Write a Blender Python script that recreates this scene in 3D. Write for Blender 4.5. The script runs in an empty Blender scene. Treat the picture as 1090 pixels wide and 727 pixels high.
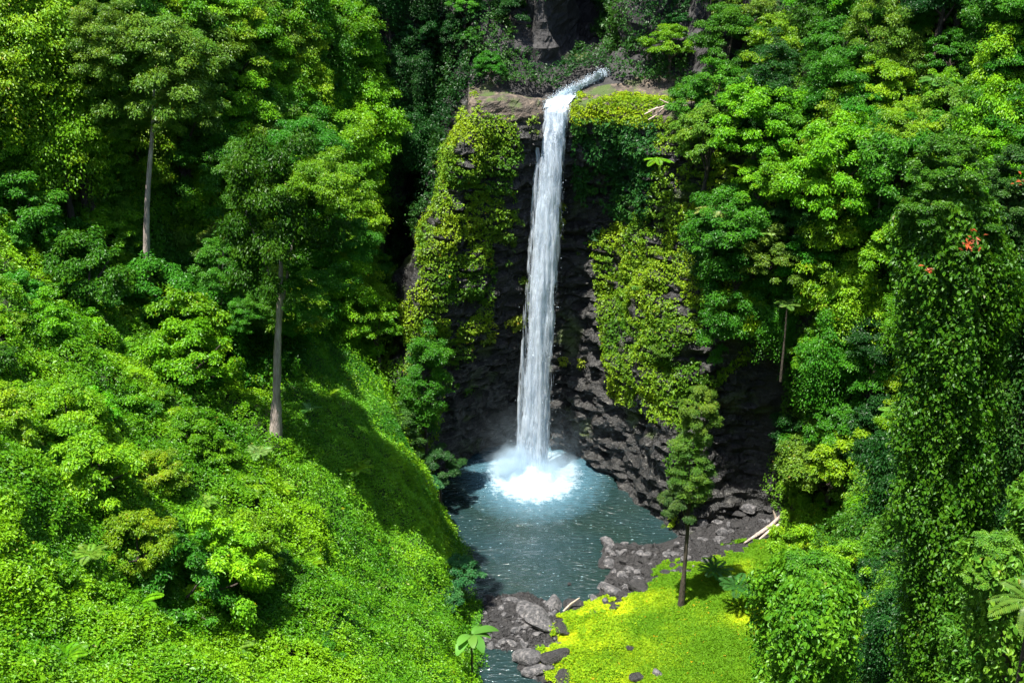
import bpy, math, numpy as np
from math import radians as R, sin, cos, tan, pi
from mathutils import Vector, Matrix
from mathutils.bvhtree import BVHTree

S = bpy.context.scene
COL = S.collection
rng = np.random.default_rng(7)

# ------------------------------------------------------------------ camera
CAM = np.array((0.0, 0.0, 80.0)); PITCH = R(22); F = 1300.0
cd = bpy.data.cameras.new('camera'); co = bpy.data.objects.new('camera', cd); COL.objects.link(co)
co.location = CAM; co.rotation_euler = (R(90) - PITCH, 0, 0)
cd.sensor_width = 36; cd.lens = 36 * F / 1090; cd.clip_start = .5; cd.clip_end = 5000
S.camera = co
S.render.resolution_x, S.render.resolution_y = 1024, 682
# ------------------------------------------------------------------ light
SUN = Vector((-.21, -.24, .94)).normalized()
w = bpy.data.worlds.new('World'); S.world = w; w.use_nodes = True
nt = w.node_tree; bg = nt.nodes['Background']; sky = nt.nodes.new('ShaderNodeTexSky')
sky.sky_type = 'NISHITA'; sky.sun_disc = False
sky.sun_elevation = math.asin(SUN.z); sky.sun_rotation = math.atan2(SUN.x, SUN.y)
nt.links.new(sky.outputs[0], bg.inputs[0]); bg.inputs[1].default_value = .12
sl = bpy.data.lights.new('sun', 'SUN'); sl.energy = 5.0; sl.angle = R(.5); sl.color = (1, .955, .87)
so = bpy.data.objects.new('sun', sl); COL.objects.link(so)
so.rotation_euler = SUN.to_track_quat('Z', 'Y').to_euler()
S.view_settings.view_transform = 'Standard'; S.view_settings.look = 'None'
S.view_settings.gamma = 1; S.view_settings.use_curve_mapping = False
S.view_settings.exposure = 1.42
S.cycles.max_bounces = 6; S.cycles.diffuse_bounces = 3; S.cycles.transmission_bounces = 4
S.cycles.transparent_max_bounces = 12; S.cycles.volume_bounces = 2
S.cycles.use_denoising = True

# ------------------------------------------------------------------ helpers
def at(u, v, Y):
    up = (363.5 - v) / F
    k = Y / (cos(PITCH) + up * sin(PITCH))
    return np.array(((u - 545) / F * k, Y, 80 + k * (-sin(PITCH) + up * cos(PITCH))))
def proj(P):
    P = np.atleast_2d(P); d = P - CAM
    f = d[:, 1] * cos(PITCH) - d[:, 2] * sin(PITCH); f = np.maximum(f, .1)
    up = d[:, 1] * sin(PITCH) + d[:, 2] * cos(PITCH)
    return 545 + F * d[:, 0] / f, 363.5 - F * up / f
def on_z(u, v, z=0.0):
    a = at(u, v, 1.0); t = (80 - z) / (80 - a[2]); return np.array((a[0] * t, t, z))
def _h(i, j, k, s):
    n = (i * 73856093) ^ (j * 19349663) ^ (k * 83492791) ^ (s * 2654435761 % 2147483647)
    n = n & 0x7fffffff; n = (n ^ (n >> 13)) * 1274126177 & 0x7fffffff; n = (n ^ (n >> 11)) * 971 & 0x7fffffff
    return (n & 0xffff) / 65535.0
def noise(P, s=0):
    P = np.asarray(P, float); i = np.floor(P).astype(np.int64); f = P - i; f = f * f * (3 - 2 * f); r = 0
    for a in (0, 1):
        for b in (0, 1):
            for c in (0, 1):
                wgt = (f[..., 0] if a else 1 - f[..., 0]) * (f[..., 1] if b else 1 - f[..., 1]) * (f[..., 2] if c else 1 - f[..., 2])
                r = r + wgt * _h(i[..., 0] + a, i[..., 1] + b, i[..., 2] + c, s)
    return r
def fbm(P, o=4, s=0):
    P = np.asarray(P, float); r = 0; a = .5; t = 0
    for k in range(o):
        r = r + a * noise(P * 2 ** k + k * 17.3, s + k); t += a; a *= .5
    return r / t
def sstep(a, b, x):
    t = np.clip((x - a) / (b - a), 0, 1); return t * t * (3 - 2 * t)
def inpoly(poly, u, v):
    poly = np.asarray(poly, float); r = np.zeros(np.shape(u), bool); n = len(poly)
    for i in range(n):
        x1, y1 = poly[i]; x2, y2 = poly[(i + 1) % n]
        if y1 == y2: continue
        c = ((y1 > v) != (y2 > v)) & (u < (x2 - x1) * (v - y1) / (y2 - y1) + x1)
        r ^= c
    return r
def polydist(poly, x, y):
    poly = np.asarray(poly, float); d = np.full(np.shape(x), 1e9); n = len(poly)
    for i in range(n):
        a = poly[i]; b = poly[(i + 1) % n]; e = b - a
        t = np.clip(((x - a[0]) * e[0] + (y - a[1]) * e[1]) / (e @ e + 1e-9), 0, 1)
        d = np.minimum(d, np.hypot(x - a[0] - t * e[0], y - a[1] - t * e[1]))
    return np.where(inpoly(poly, x, y), d, -d)
def norm(v): return v / (np.linalg.norm(v, axis=-1, keepdims=True) + 1e-9)

def mesh_np(name, V, Fq, tint=None, smooth=False):
    """V n*3, Fq m*k (all faces same size)"""
    V = np.ascontiguousarray(V, np.float32); Fq = np.ascontiguousarray(Fq, np.int32); m, k = Fq.shape
    me = bpy.data.meshes.new(name)
    me.vertices.add(len(V)); me.vertices.foreach_set('co', V.ravel())
    me.loops.add(m * k); me.loops.foreach_set('vertex_index', Fq.ravel())
    me.polygons.add(m); me.polygons.foreach_set('loop_start', np.arange(0, m * k, k, dtype=np.int32))
    me.polygons.foreach_set('use_smooth', np.full(m, smooth))
    me.update(calc_edges=True)
    if tint is not None:
        a = me.attributes.new('tint', 'FLOAT', 'FACE'); a.data.foreach_set('value', np.ascontiguousarray(tint, np.float32))
    return me
def link(name, me, mat, parent=None, loc=None, color=None):
    if mat is not None and len(me.materials) == 0: me.materials.append(mat)
    o = bpy.data.objects.new(name, me); COL.objects.link(o)
    if parent: o.parent = parent
    if loc is not None: o.location = loc
    if color: o.color = (*color, 1)
    return o
def empty(name, loc):
    o = bpy.data.objects.new(name, None); COL.objects.link(o); o.location = loc; o.empty_display_size = .5; return o
def tag(o, label=None, cat=None, group=None, kind=None):
    if label: o['label'] = label
    if cat: o['category'] = cat
    if group: o['group'] = group
    if kind: o['kind'] = kind
    return o
class Buf:
    """collects quads"""
    def __init__(s): s.V = []; s.Q = []; s.T = []; s.n = 0
    def add(s, V, Q, T=None):
        s.V.append(np.asarray(V, float)); s.Q.append(np.asarray(Q) + s.n); s.n += len(V)
        s.T.append(np.full(len(Q), .5) if T is None else np.asarray(T))
    def mesh(s, name, smooth=False):
        return mesh_np(name, np.concatenate(s.V), np.concatenate(s.Q), np.concatenate(s.T), smooth)
def tube(pts, rad, n=8, wob=.12, seed=0):
    pts = np.asarray(pts, float); rad = np.broadcast_to(np.asarray(rad, float), (len(pts),)); r = np.random.default_rng(seed)
    # resample
    k = len(pts); t = np.linspace(0, k - 1, max(6, (k - 1) * 5 + 1))
    P = np.stack([np.interp(t, range(k), pts[:, i]) for i in range(3)], 1)
    for _ in range(3): P[1:-1] = (P[:-2] + P[1:-1] * 2 + P[2:]) / 4
    rr = np.interp(t, range(k), rad)
    T = norm(np.gradient(P, axis=0)); ref = np.array((0, 1., 0)) if abs(T[0, 1]) < .8 else np.array((1., 0, 0))
    A = norm(np.cross(T, ref)); B = np.cross(T, A); th = np.linspace(0, 2 * pi, n, endpoint=False)
    w_ = 1 + wob * (r.random((len(P), n)) - .5) * 2
    V = P[:, None] + (A[:, None] * np.cos(th)[None, :, None] + B[:, None] * np.sin(th)[None, :, None]) * (rr[:, None] * w_)[..., None]
    V = V.reshape(-1, 3); Q = []
    for i in range(len(P) - 1):
        for j in range(n):
            Q.append((i * n + j, i * n + (j + 1) % n, (i + 1) * n + (j + 1) % n, (i + 1) * n + j))
    return V, np.array(Q)

def leaves(P, N, D, L, W, tint, big=False, fold=.18):
    """leaf blades: centre P, normal N, tip direction D"""
    n = len(P); tint = np.minimum(tint, .94); tint = np.where((np.abs(P[:, 0] * 977.1 + P[:, 2] * 613.7) % 1) < .006, 1.0, tint); L = np.broadcast_to(L, (n,))[:, None]; W = np.broadcast_to(W, (n,))[:, None]
    N = norm(N); D = norm(D - N * (D * N).sum(1, keepdims=True)); Sd = np.cross(N, D)
    b = P - D * L / 2; t = P + D * L / 2 - N * L * .15
    if not big:
        l = P + Sd * W / 2 + N * W * fold - D * L * .05; r = P - Sd * W / 2 + N * W * fold - D * L * .05
        V = np.stack([b, r, t, l], 1).reshape(-1, 3); Q = np.arange(4 * n).reshape(n, 4)
        return V, Q, tint
    l1 = P - D * L * .3 + Sd * W * .45 + N * W * fold; r1 = P - D * L * .3 - Sd * W * .45 + N * W * fold
    l2 = P + D * L * .1 + Sd * W * .42 + N * W * fold; r2 = P + D * L * .1 - Sd * W * .42 + N * W * fold
    V = np.stack([b, r1, r2, t, l2, l1], 1).reshape(-1, 3)
    i = np.arange(n)[:, None] * 6
    Q = np.concatenate([i + np.array([[0, 1, 2, 3]]), i + np.array([[0, 3, 4, 5]])]); return V, Q, np.concatenate([tint, tint])

# ------------------------------------------------------------------ materials
def newmat(name):
    m = bpy.data.materials.new(name); m.use_nodes = True; t = m.node_tree; t.nodes.clear()
    out = t.nodes.new('ShaderNodeOutputMaterial'); return m, t, out
def N_(t, typ, **kw):
    n = t.nodes.new(typ)
    for k, v in kw.items(): setattr(n, k, v)
    return n
def leafmat(name, transl=.35, rough=.42, hue=.03, spec=.26):
    m, t, out = newmat(name)
    oi = N_(t, 'ShaderNodeObjectInfo'); at_ = N_(t, 'ShaderNodeAttribute', attribute_name='tint')
    # tint 0..1 -> darker blue green .. paler yellow green
    mr = N_(t, 'ShaderNodeValToRGB'); mr.color_ramp.elements[0].color = (.42, .62, .75, 1); mr.color_ramp.elements[1].color = (2.0, .85, 1.2, 1); e = mr.color_ramp.elements.new(.96); e.color = (1.9, 1.42, 1.2, 1)
    e = mr.color_ramp.elements.new(.5); e.color = (1, 1, 1, 1)
    t.links.new(at_.outputs['Fac'], mr.inputs[0])
    mx = N_(t, 'ShaderNodeMix', data_type='RGBA', blend_type='MULTIPLY', clamp_result=False); mx.inputs[0].default_value = 1
    t.links.new(oi.outputs['Color'], mx.inputs[6]); t.links.new(mr.outputs[0], mx.inputs[7])
    p = N_(t, 'ShaderNodeBsdfPrincipled'); p.inputs['Roughness'].default_value = rough; p.inputs['Specular IOR Level'].default_value = spec
    t.links.new(mx.outputs[2], p.inputs['Base Color'])
    tr = N_(t, 'ShaderNodeBsdfTranslucent')
    g = N_(t, 'ShaderNodeMix', data_type='RGBA', blend_type='MULTIPLY', clamp_result=False); g.inputs[0].default_value = 1; g.inputs[7].default_value = (1.5, 1.25, .5, 1)
    t.links.new(mx.outputs[2], g.inputs[6]); t.links.new(g.outputs[2], tr.inputs[0])
    ms = N_(t, 'ShaderNodeMixShader'); ms.inputs[0].default_value = transl
    t.links.new(p.outputs[0], ms.inputs[1]); t.links.new(tr.outputs[0], ms.inputs[2]); t.links.new(ms.outputs[0], out.inputs[0])
    return m
LEAF = leafmat('leaf'); GRASS = leafmat('grass_blade', .4, .6, spec=.15)
def ramp_mat(name, stops, scale=1., rough=.8, bump=.5, bscale=4., detail=8, stretch=(1, 1, 1), spec=.5, moss=None):
    m, t, out = newmat(name); tc = N_(t, 'ShaderNodeNewGeometry') ; mp = N_(t, 'ShaderNodeMapping'); mp.inputs['Scale'].default_value = stretch
    t.links.new(tc.outputs['Position'], mp.inputs[0])
    n = N_(t, 'ShaderNodeTexNoise'); n.inputs['Scale'].default_value = scale; n.inputs['Detail'].default_value = detail; n.inputs['Roughness'].default_value = .65
    t.links.new(mp.outputs[0], n.inputs['Vector'])
    r = N_(t, 'ShaderNodeValToRGB'); el = r.color_ramp.elements
    el[0].position, el[0].color = stops[0][0], (*stops[0][1], 1); el[1].position, el[1].color = stops[-1][0], (*stops[-1][1], 1)
    for p_, c in stops[1:-1]: e = el.new(p_); e.color = (*c, 1)
    t.links.new(n.outputs[0], r.inputs[0]); p = N_(t, 'ShaderNodeBsdfPrincipled'); p.inputs['Roughness'].default_value = rough
    p.inputs['Specular IOR Level'].default_value = spec
    col = r.outputs[0]
    if moss:
        n3 = N_(t, 'ShaderNodeTexNoise'); n3.inputs['Scale'].default_value = moss[1]; n3.inputs['Detail'].default_value = 6; t.links.new(tc.outputs['Position'], n3.inputs['Vector'])
        r3 = N_(t, 'ShaderNodeValToRGB'); r3.color_ramp.elements[0].position = moss[2]; r3.color_ramp.elements[1].position = moss[2] + .1
        t.links.new(n3.outputs[0], r3.inputs[0]); mm = N_(t, 'ShaderNodeMix', data_type='RGBA'); mm.inputs[7].default_value = (*moss[0], 1)
        t.links.new(r3.outputs[0], mm.inputs[0]); t.links.new(col, mm.inputs[6]); col = mm.outputs[2]
    t.links.new(col, p.inputs['Base Color'])
    n2 = N_(t, 'ShaderNodeTexNoise'); n2.inputs['Scale'].default_value = bscale; n2.inputs['Detail'].default_value = 6; t.links.new(mp.outputs[0], n2.inputs['Vector'])
    b = N_(t, 'ShaderNodeBump'); b.inputs['Strength'].default_value = bump; b.inputs['Distance'].default_value = .3
    t.links.new(n2.outputs[0], b.inputs['Height']); t.links.new(b.outputs[0], p.inputs['Normal']); t.links.new(p.outputs[0], out.inputs[0]); return m
ROCK = ramp_mat('cliff_rock', [(.3, (.008, .008, .009)), (.47, (.011, .011, .0105)), (.6, (.028, .027, .025)), (.72, (.17, .165, .15))], 1.3, .45, 1, 3.2, stretch=(1, 1, 2.6), moss=((.045, .07, .012), .16, .6))  # pale top stop paints wet highlights into the rock colour as specks
BACKROCK = ramp_mat('shade_darkened_grey_rock', [(.35, (.008, .008, .008)), (.58, (.028, .026, .026)), (.75, (.10, .095, .095))], 1.1, .8, .8, 2.)  # wet basalt, darkened further to stand in for shade on the back wall
SOIL = ramp_mat('soil', [(.35, (.012, .022, .006)), (.7, (.035, .06, .012))], .7, .95, .5, 3)
BOULDER = ramp_mat('boulder_rock', [(.3, (.022, .023, .025)), (.5, (.085, .083, .086)), (.72, (.24, .225, .22))], 2.3, .8, 1, 7)
WETROCK = ramp_mat('dark_boulder_rock', [(.3, (.01, .01, .011)), (.6, (.035, .033, .033)), (.75, (.10, .09, .085))], 2.6, .5, 1, 7)
LEDGE = ramp_mat('ledge_rock', [(.3, (.02, .017, .014)), (.5, (.06, .047, .036)), (.7, (.19, .145, .105))], 1.3, .85, .8, 5, moss=((.05, .08, .015), .4, .52))
BARK = ramp_mat('bark', [(.3, (.16, .125, .105)), (.7, (.5, .42, .37))], 2.5, .85, .6, 10, stretch=(1, 1, .2))
DBARK = ramp_mat('dark_bark', [(.3, (.02, .016, .012)), (.7, (.09, .07, .05))], 2.5, .85, .6, 10, stretch=(1, 1, .2))
WOOD = ramp_mat('bleached_wood', [(.3, (.25, .18, .13)), (.7, (.6, .5, .42))], 3, .8, .4, 10)

# ------------------------------------------------------------------ terrain heightfield
LAND_PX = [(722, 560), (722, 572), (690, 580), (645, 577), (640, 592), (652, 604), (630, 640), (600, 652), (585, 640), (560, 629), (510, 636), (490, 660), (500, 690), (560, 693), (585, 684), (556, 697), (550, 712), (600, 740), (680, 830), (1000, 830), (1000, 510), (830, 515), (765, 530)]
LAND = np.array([on_z(u, v)[:2] for u, v in LAND_PX])
LAWN_PX = [(850, 553), (800, 572), (757, 600), (730, 606), (712, 600), (695, 606), (688, 618), (665, 640), (640, 640), (605, 655), (588, 668), (600, 684), (570, 700), (590, 727), (620, 790), (900, 790), (900, 553)]
_xfY = np.array((-30, 20, 60, 90, 105, 117, 130, 143, 155, 175, 220.)); _xf = np.array((14, 11, 5.5, -2.2, -5.0, -5.6, -7.4, -10.0, -15, -24, -30.))
def left_h(x, y):
    P = np.stack([x, y, 0 * x], -1)
    t = np.interp(y, _xfY, _xf) - x + 2.2 * (fbm(P / 14, 3, 5) - .5) * 2
    z = np.interp(t, (-40, 0, 5, 20, 27, 47, 147), (-60, 0, 9.5, 23.5, 28, 46, 216)) + .36 * np.clip(y - 123, 0, 40) * sstep(1, 9, t)
    z = z + 6.5 * (fbm(P / 11, 4, 9) - .5) * sstep(0, 12, t) + 2.4 * (fbm(P / 3.2, 3, 3) - .5) * sstep(-2, 4, t)
    # steep forested spur closing the left side of the gorge
    s = y - np.interp(x, (-110, -70, -45, -30, -20, -14), (98, 112, 130, 142, 150, 160)) + 2.5 * (fbm(P / 7, 3, 13) - .5) * 2
    z = z + np.clip(s, 0, 40) * 1.9 * sstep(-13, -23, x + 3 * (fbm(P / 5, 2, 14) - .5)) * sstep(200, 180, y)
    return np.minimum(z, 122 + 0 * z)
def floor_h(x, y):
    P = np.stack([x, y, 0 * x], -1); d = polydist(LAND, x, y)
    z = np.where(d > 0, .28 * np.minimum(d, 9) + .14 * np.maximum(d - 9, 0), .5 * d)
    z = np.maximum(z, -2.5) + (fbm(P / 3, 3, 21) - .5) * .5 * sstep(-1, 2, d)
    return z
def ground_h(x, y):
    near = 77.5 - 1.02 * np.maximum(y, 0) + 3 * (fbm(np.stack([x, y, 0 * x], -1) / 8, 3, 31) - .5) - .25 * np.maximum(0, y) * 0
    return np.maximum(np.maximum(left_h(x, y), floor_h(x, y)), np.maximum(near, -3))
xs = np.arange(-190, 80, .75); ys = np.arange(-40, 200, .75)
X, Y = np.meshgrid(xs, ys); Z = ground_h(X, Y)
V = np.stack([X, Y, Z], -1).reshape(-1, 3); nx, ny = len(xs), len(ys)
I = (np.arange(ny - 1)[:, None] * nx + np.arange(nx - 1)).ravel(); Q = np.stack([I, I + 1, I + nx + 1, I + nx], 1)
TERR = (V, Q)
terrain = link('terrain', mesh_np('terrain', V, Q, smooth=True), SOIL); tag(terrain, kind='structure'); terrain.data.materials.append(WETROCK)
_c = V[Q].mean(1); _d = polydist(LAND, _c[:, 0], _c[:, 1]); _lu, _lv = proj(_c)
terrain.data.polygons.foreach_set('material_index', ((_c[:, 2] < 3.5) & (_c[:, 0] > -6) & (polydist(LAWN_PX, _lu, _lv) < 8)).astype(np.int32))

# ------------------------------------------------------------------ gorge wall, lofted from columns
def col(xs, ys, zs=None, ext=None):
    zs = zs or [-2, 12, 25, 38, 50]; c = list(zip(xs, ys, zs)); return c + list(ext)
K = [  # some rear columns: unseen top rows lean out, shaped to shade the wall
 [(-150, 150, -2), (-150, 150, 12), (-150, 152, 25), (-150, 154, 38), (-150, 156, 50), (-150, 158, 62), (-150, 158, 80), (-150, 156, 112)],
 [(-75, 158, -2), (-75, 160, 12), (-75, 162, 25), (-75, 163, 38), (-75, 165, 50), (-75, 166, 60), (-75, 165, 78), (-75, 162, 110)],
 [(-42, 160, -2), (-42, 161, 12), (-42, 163, 25), (-42, 165, 38), (-42, 166, 50), (-42, 168, 60), (-42, 172, 78), (-42, 180, 110)],
 [(-22, 160, -2), (-21.5, 161, 12), (-20.5, 162, 25), (-18.5, 163, 38), (-15.5, 165, 50), (-15, 168, 60), (-14, 173, 78), (-18, 182, 110)],
 [(-18, 172, -2), (-17.5, 172, 12), (-15.5, 172, 25), (-12.5, 171, 38), (-9.5, 170, 50), (-8, 171, 60), (-8, 174, 78), (-8, 181, 110)],
 [(-19.5, 146, -2), (-16.8, 147, 12), (-13.3, 148.5, 25), (-9.5, 150, 38), (-5.2, 151, 50.5), (-4, 160, 53), (-4, 168, 76), (-4, 162, 108)],
 [(-11, 150.5, -2), (-9.5, 149.3, 12), (-7.5, 149.3, 25), (-4.5, 149.9, 38), (-1, 150.5, 51), (0, 161, 52), (1, 168, 75), (2, 163, 108)],
 [(-3, 158, -2), (-2.5, 153, 12), (-1.2, 152, 25), (.8, 151.7, 38), (3, 151.2, 50.2), (4, 162, 51), (6, 169, 74), (7, 166, 108)],
 [(3, 159, -2), (3.5, 155.5, 12), (4.2, 154.5, 25), (5, 153.8, 38), (5.6, 152.8, 49.3), (10, 162, 52), (16, 215, 70), (16, 178, 108)],  # unseen top row bent forward as an added ceiling that darkens the slot
 [(8, 156, -2), (8.5, 154, 12), (9, 153.5, 25), (9, 155, 38), (8.3, 151.3, 50.2), (15, 160, 53), (18.5, 172, 76), (19, 170, 108)],
 [(13, 147.5, -2), (13.5, 148, 12), (14, 149, 25), (14.5, 152.5, 38), (13, 149, 50.5), (20, 158, 53), (26, 170, 76), (27, 168, 108)],
 [(18, 138.5, -2), (17.6, 140, 12), (17.6, 141.5, 25), (18.5, 144.5, 38), (19, 146.5, 50.5), (28, 156, 54), (36, 167, 78), (38, 168, 108)],
 [(21.5, 133, -2), (21, 135, 12), (21, 137.5, 25), (23, 141, 38), (25.5, 144, 50.5), (34, 152, 58), (44, 161, 80), (50, 168, 108)],
 [(26, 134, -2), (26, 137.5, 12), (26.5, 136, 25), (28, 134, 38), (32, 141, 50.5), (40, 148, 61), (52, 155, 82), (62, 164, 108)],
 [(33, 133, -2), (32.6, 136.5, 12), (32, 134.5, 25), (34, 131.5, 38), (38, 135.5, 50), (47, 142, 62), (60, 149, 84), (72, 158, 108)],
 [(39, 131, -2), (38.4, 128, 12), (39, 127, 25), (41, 126.5, 38), (45, 126, 50), (54, 131, 64), (68, 137, 86), (82, 146, 110)],
 [(37, 117, -2), (38.5, 117, 12), (42, 117, 25), (46, 117, 38), (50, 117, 50), (58, 119, 65), (72, 122, 87), (88, 128, 110)],
 [(30, 105, -2), (33, 105, 12), (37, 105, 25), (42, 105, 38), (47, 105, 50), (55, 105, 66), (68, 107, 87), (84, 110, 110)],
 [(24, 90, -2), (28, 90, 12), (33, 90, 25), (39, 90, 38), (45, 90, 50), (52, 90, 65), (61, 90, 86), (78, 90, 108)],
 [(15, 70, -2), (20, 70, 12), (26, 70, 25), (33, 70, 38), (39, 70, 50), (46, 70, 64), (56, 70, 85), (68, 70, 108)],
 [(8, 45, -2), (12, 45, 12), (17, 45, 25), (21, 45, 38), (26, 45, 50), (31, 45, 62), (38, 44, 82), (58, 42, 106)],
 [(2, 20, -2), (4, 20, 12), (8, 20, 25), (12, 20, 38), (15, 20, 50), (20, 19, 62), (32, 18, 80), (52, 16, 104)],
 [(2, -30, -2), (4, -30, 12), (8, -30, 25), (12, -30, 38), (15, -30, 50), (20, -30, 62), (32, -30, 80), (52, -30, 104)],
]
K = np.array(K, float)
def catmull(A, n):
    m = A.shape[0]; Ap = np.concatenate([A[:1] * 2 - A[1:2], A, A[-1:] * 2 - A[-2:-1]]); out = []
    for i in range(m - 1):
        p0, p1, p2, p3 = Ap[i], Ap[i + 1], Ap[i + 2], Ap[i + 3]
        for t in np.linspace(0, 1, n[i] if hasattr(n, '__len__') else n, endpoint=False):
            out.append(.5 * (2 * p1 + (p2 - p0) * t + (2 * p0 - 5 * p1 + 4 * p2 - p3) * t * t + (-p0 + 3 * p1 - 3 * p2 + p3) * t ** 3))
    out.append(A[-1]); return np.array(out)
ncol = [24, 24, 18, 18, 34, 22, 26, 22, 22, 22, 28, 26, 22, 26, 26, 26, 24, 24, 24, 20, 12, 8]
G = catmull(K, ncol); G = catmull(G.transpose(1, 0, 2), [36, 36, 36, 36, 26, 26, 24]).transpose(1, 0, 2)
du = np.gradient(G, axis=0); dv = np.gradient(G, axis=1); GN = norm(np.cross(du, dv))
if GN[G.shape[0] // 3, 60, 1] > 0: GN = -GN
U0, V0 = proj(G.reshape(-1, 3)); U0 = U0.reshape(G.shape[:2]); V0 = V0.reshape(G.shape[:2])
fall_zone = np.exp(-((G[..., 0] - 4) / 3.5) ** 2) * (G[..., 1] < 165)
rocky = sstep(-15, -8, G[..., 0]) * sstep(34, 28, G[..., 0]) * (G[..., 1] > 130) * (G[..., 2] < 51)
base = 2.6 * (fbm(G / 9, 4, 40) - .5) * 2
Gs = G * np.array((1, 1, 3.2))
str_ = fbm(Gs / 2.6, 4, 41); band = np.abs(((G[..., 2] + 2.5 * fbm(G / 9, 2, 44)) / 2.1) % 1 - .5) * 2
blk = noise(Gs / 1.5, 48); disp = base * (1 - .6 * fall_zone) * sstep(0, .6, 1.0 + 0 * base) + rocky * ((str_ - .5) * 2.6 + (band - .5) * .3 + np.round(blk * 3) / 3 * 1.0 - .5 + (noise(G / 1.1, 52) - .5) * .8)
plate = (G[..., 2] > 47) & (G[..., 2] < 55) & (G[..., 0] > -6) & (G[..., 0] < 30) & (G[..., 1] > 140)
disp = np.where(plate, disp * .35, disp)
upper = (G[..., 2] > 54) & (G[..., 1] > 140)
flute = fbm(G * np.array((1, 1, .35)) / 2.2, 4, 49) - .5
disp = disp + upper * (flute * 5)
hill = (1 - rocky) * 3.0 * (fbm(G / 5, 3, 46) - .5) * 2
G = G + GN * (disp + hill * (~plate))[..., None]
nc, nr = G.shape[:2]
I = (np.arange(nc - 1)[:, None] * nr + np.arange(nr - 1)).ravel(); GQ = np.stack([I, I + nr, I + nr + 1, I + 1], 1)
GV = G.reshape(-1, 3)
me = mesh_np('cliff', GV, GQ, smooth=False)
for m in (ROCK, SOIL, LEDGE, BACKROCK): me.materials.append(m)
fc = GV[GQ].mean(1); fu, fv = proj(fc)
mi = np.zeros(len(GQ), np.int32)
mi[(fc[:, 0] > 36) | ((fc[:, 2] > 42) & (fc[:, 0] > 24)) | (fc[:, 1] < 128)] = 1
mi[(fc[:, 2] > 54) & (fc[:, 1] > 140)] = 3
mi[(fc[:, 2] > 54) & (fc[:, 0] > 30)] = 1
pl = (fc[:, 2] > 48.6) & (fc[:, 2] < 56) & (fc[:, 0] > -5.5) & (fc[:, 0] < 28) & (fc[:, 1] > 145) & (fc[:, 1] < 166)
mi[pl & (fc[:, 2] < 53) & (fc[:, 1] < 159)] = 2
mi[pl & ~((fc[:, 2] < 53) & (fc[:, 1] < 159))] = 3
me.polygons.foreach_set('material_index', mi)
cliff = link('cliff', me, None); tag(cliff, kind='structure')

# ray casting on both surfaces
allV = np.concatenate([TERR[0], GV]); allQ = np.concatenate([TERR[1], GQ + len(TERR[0])])
BVH = BVHTree.FromPolygons(allV.tolist(), allQ.tolist())
def hit(u, v):
    d = at(u, v, 100) - CAM; d /= np.linalg.norm(d)
    r = BVH.ray_cast(Vector(CAM), Vector(d)); return None if r[0] is None else (np.array(r[0]), np.array(r[1]), r[3])
def down(p):
    r = BVH.ray_cast(Vector(p), Vector((0, 0, -1))); return None if r[0] is None else np.array(r[0])
def sample(V, Q, n, r, mask=None):
    T = V[Q]; a = .5 * np.linalg.norm(np.cross(T[:, 2] - T[:, 0], T[:, 3] - T[:, 1]), axis=1)
    if mask is not None: a = a * mask
    f = r.choice(len(Q), n, p=a / a.sum()); s, t = r.random((2, n, 1))
    T = T[f]; P = (T[:, 0] * (1 - s) + T[:, 1] * s) * (1 - t) + (T[:, 3] * (1 - s) + T[:, 2] * s) * t
    N = norm(np.cross(T[:, 2] - T[:, 0], T[:, 3] - T[:, 1])); return P, N

# ------------------------------------------------------------------ stuff: leafy cover on the ground and the walls
def cover(name, P, N, size, color, seed, up=.5, lift=.5, clump=1.2, mound=1.0, jit=.55, aspect=.6, tvar=.25, big=False, mat=None, tside=None):
    r = np.random.default_rng(seed); n = len(P)
    cl = fbm(P / clump, 2, seed); m2 = fbm(P / (clump * 3), 2, seed + 3)
    P = P + N * (lift * r.random((n, 1)) + mound * (sstep(.35, .75, cl) * .7 + sstep(.4, .7, m2) * .8)[:, None]) + r.normal(0, .12, (n, 3))
    up_ = np.array((0, 0, 1.)); nn = norm(N * (1 - up) + up_ * up); nn = norm(nn + r.normal(0, jit, (n, 3)))
    D = norm(N * .6 - up_ * .5 + r.normal(0, .6, (n, 3)))
    L = size * r.uniform(.6, 1.35, n) * np.where(r.random(n) < .05, 1.8, 1)
    hue = fbm(P / 7, 3, seed + 9)
    t = np.clip(.5 + (hue - .5) * 2.2 + (cl - .5) * .5 + r.normal(0, tvar * .6, n), 0, 1)
    V, Q, T = leaves(P, nn, D, L, L * aspect, t, big)
    return link(name, mesh_np(name, V, Q, T), mat or LEAF, color=color)
r = np.random.default_rng(11)
YG = (.135, .29, .008); BR = (.10, .275, .006); MD = (.04, .17, .008); DK = (.014, .075, .01); OL = (.085, .19, .014); BL = (.03, .14, .04); PALE = (.13, .26, .03)

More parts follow.
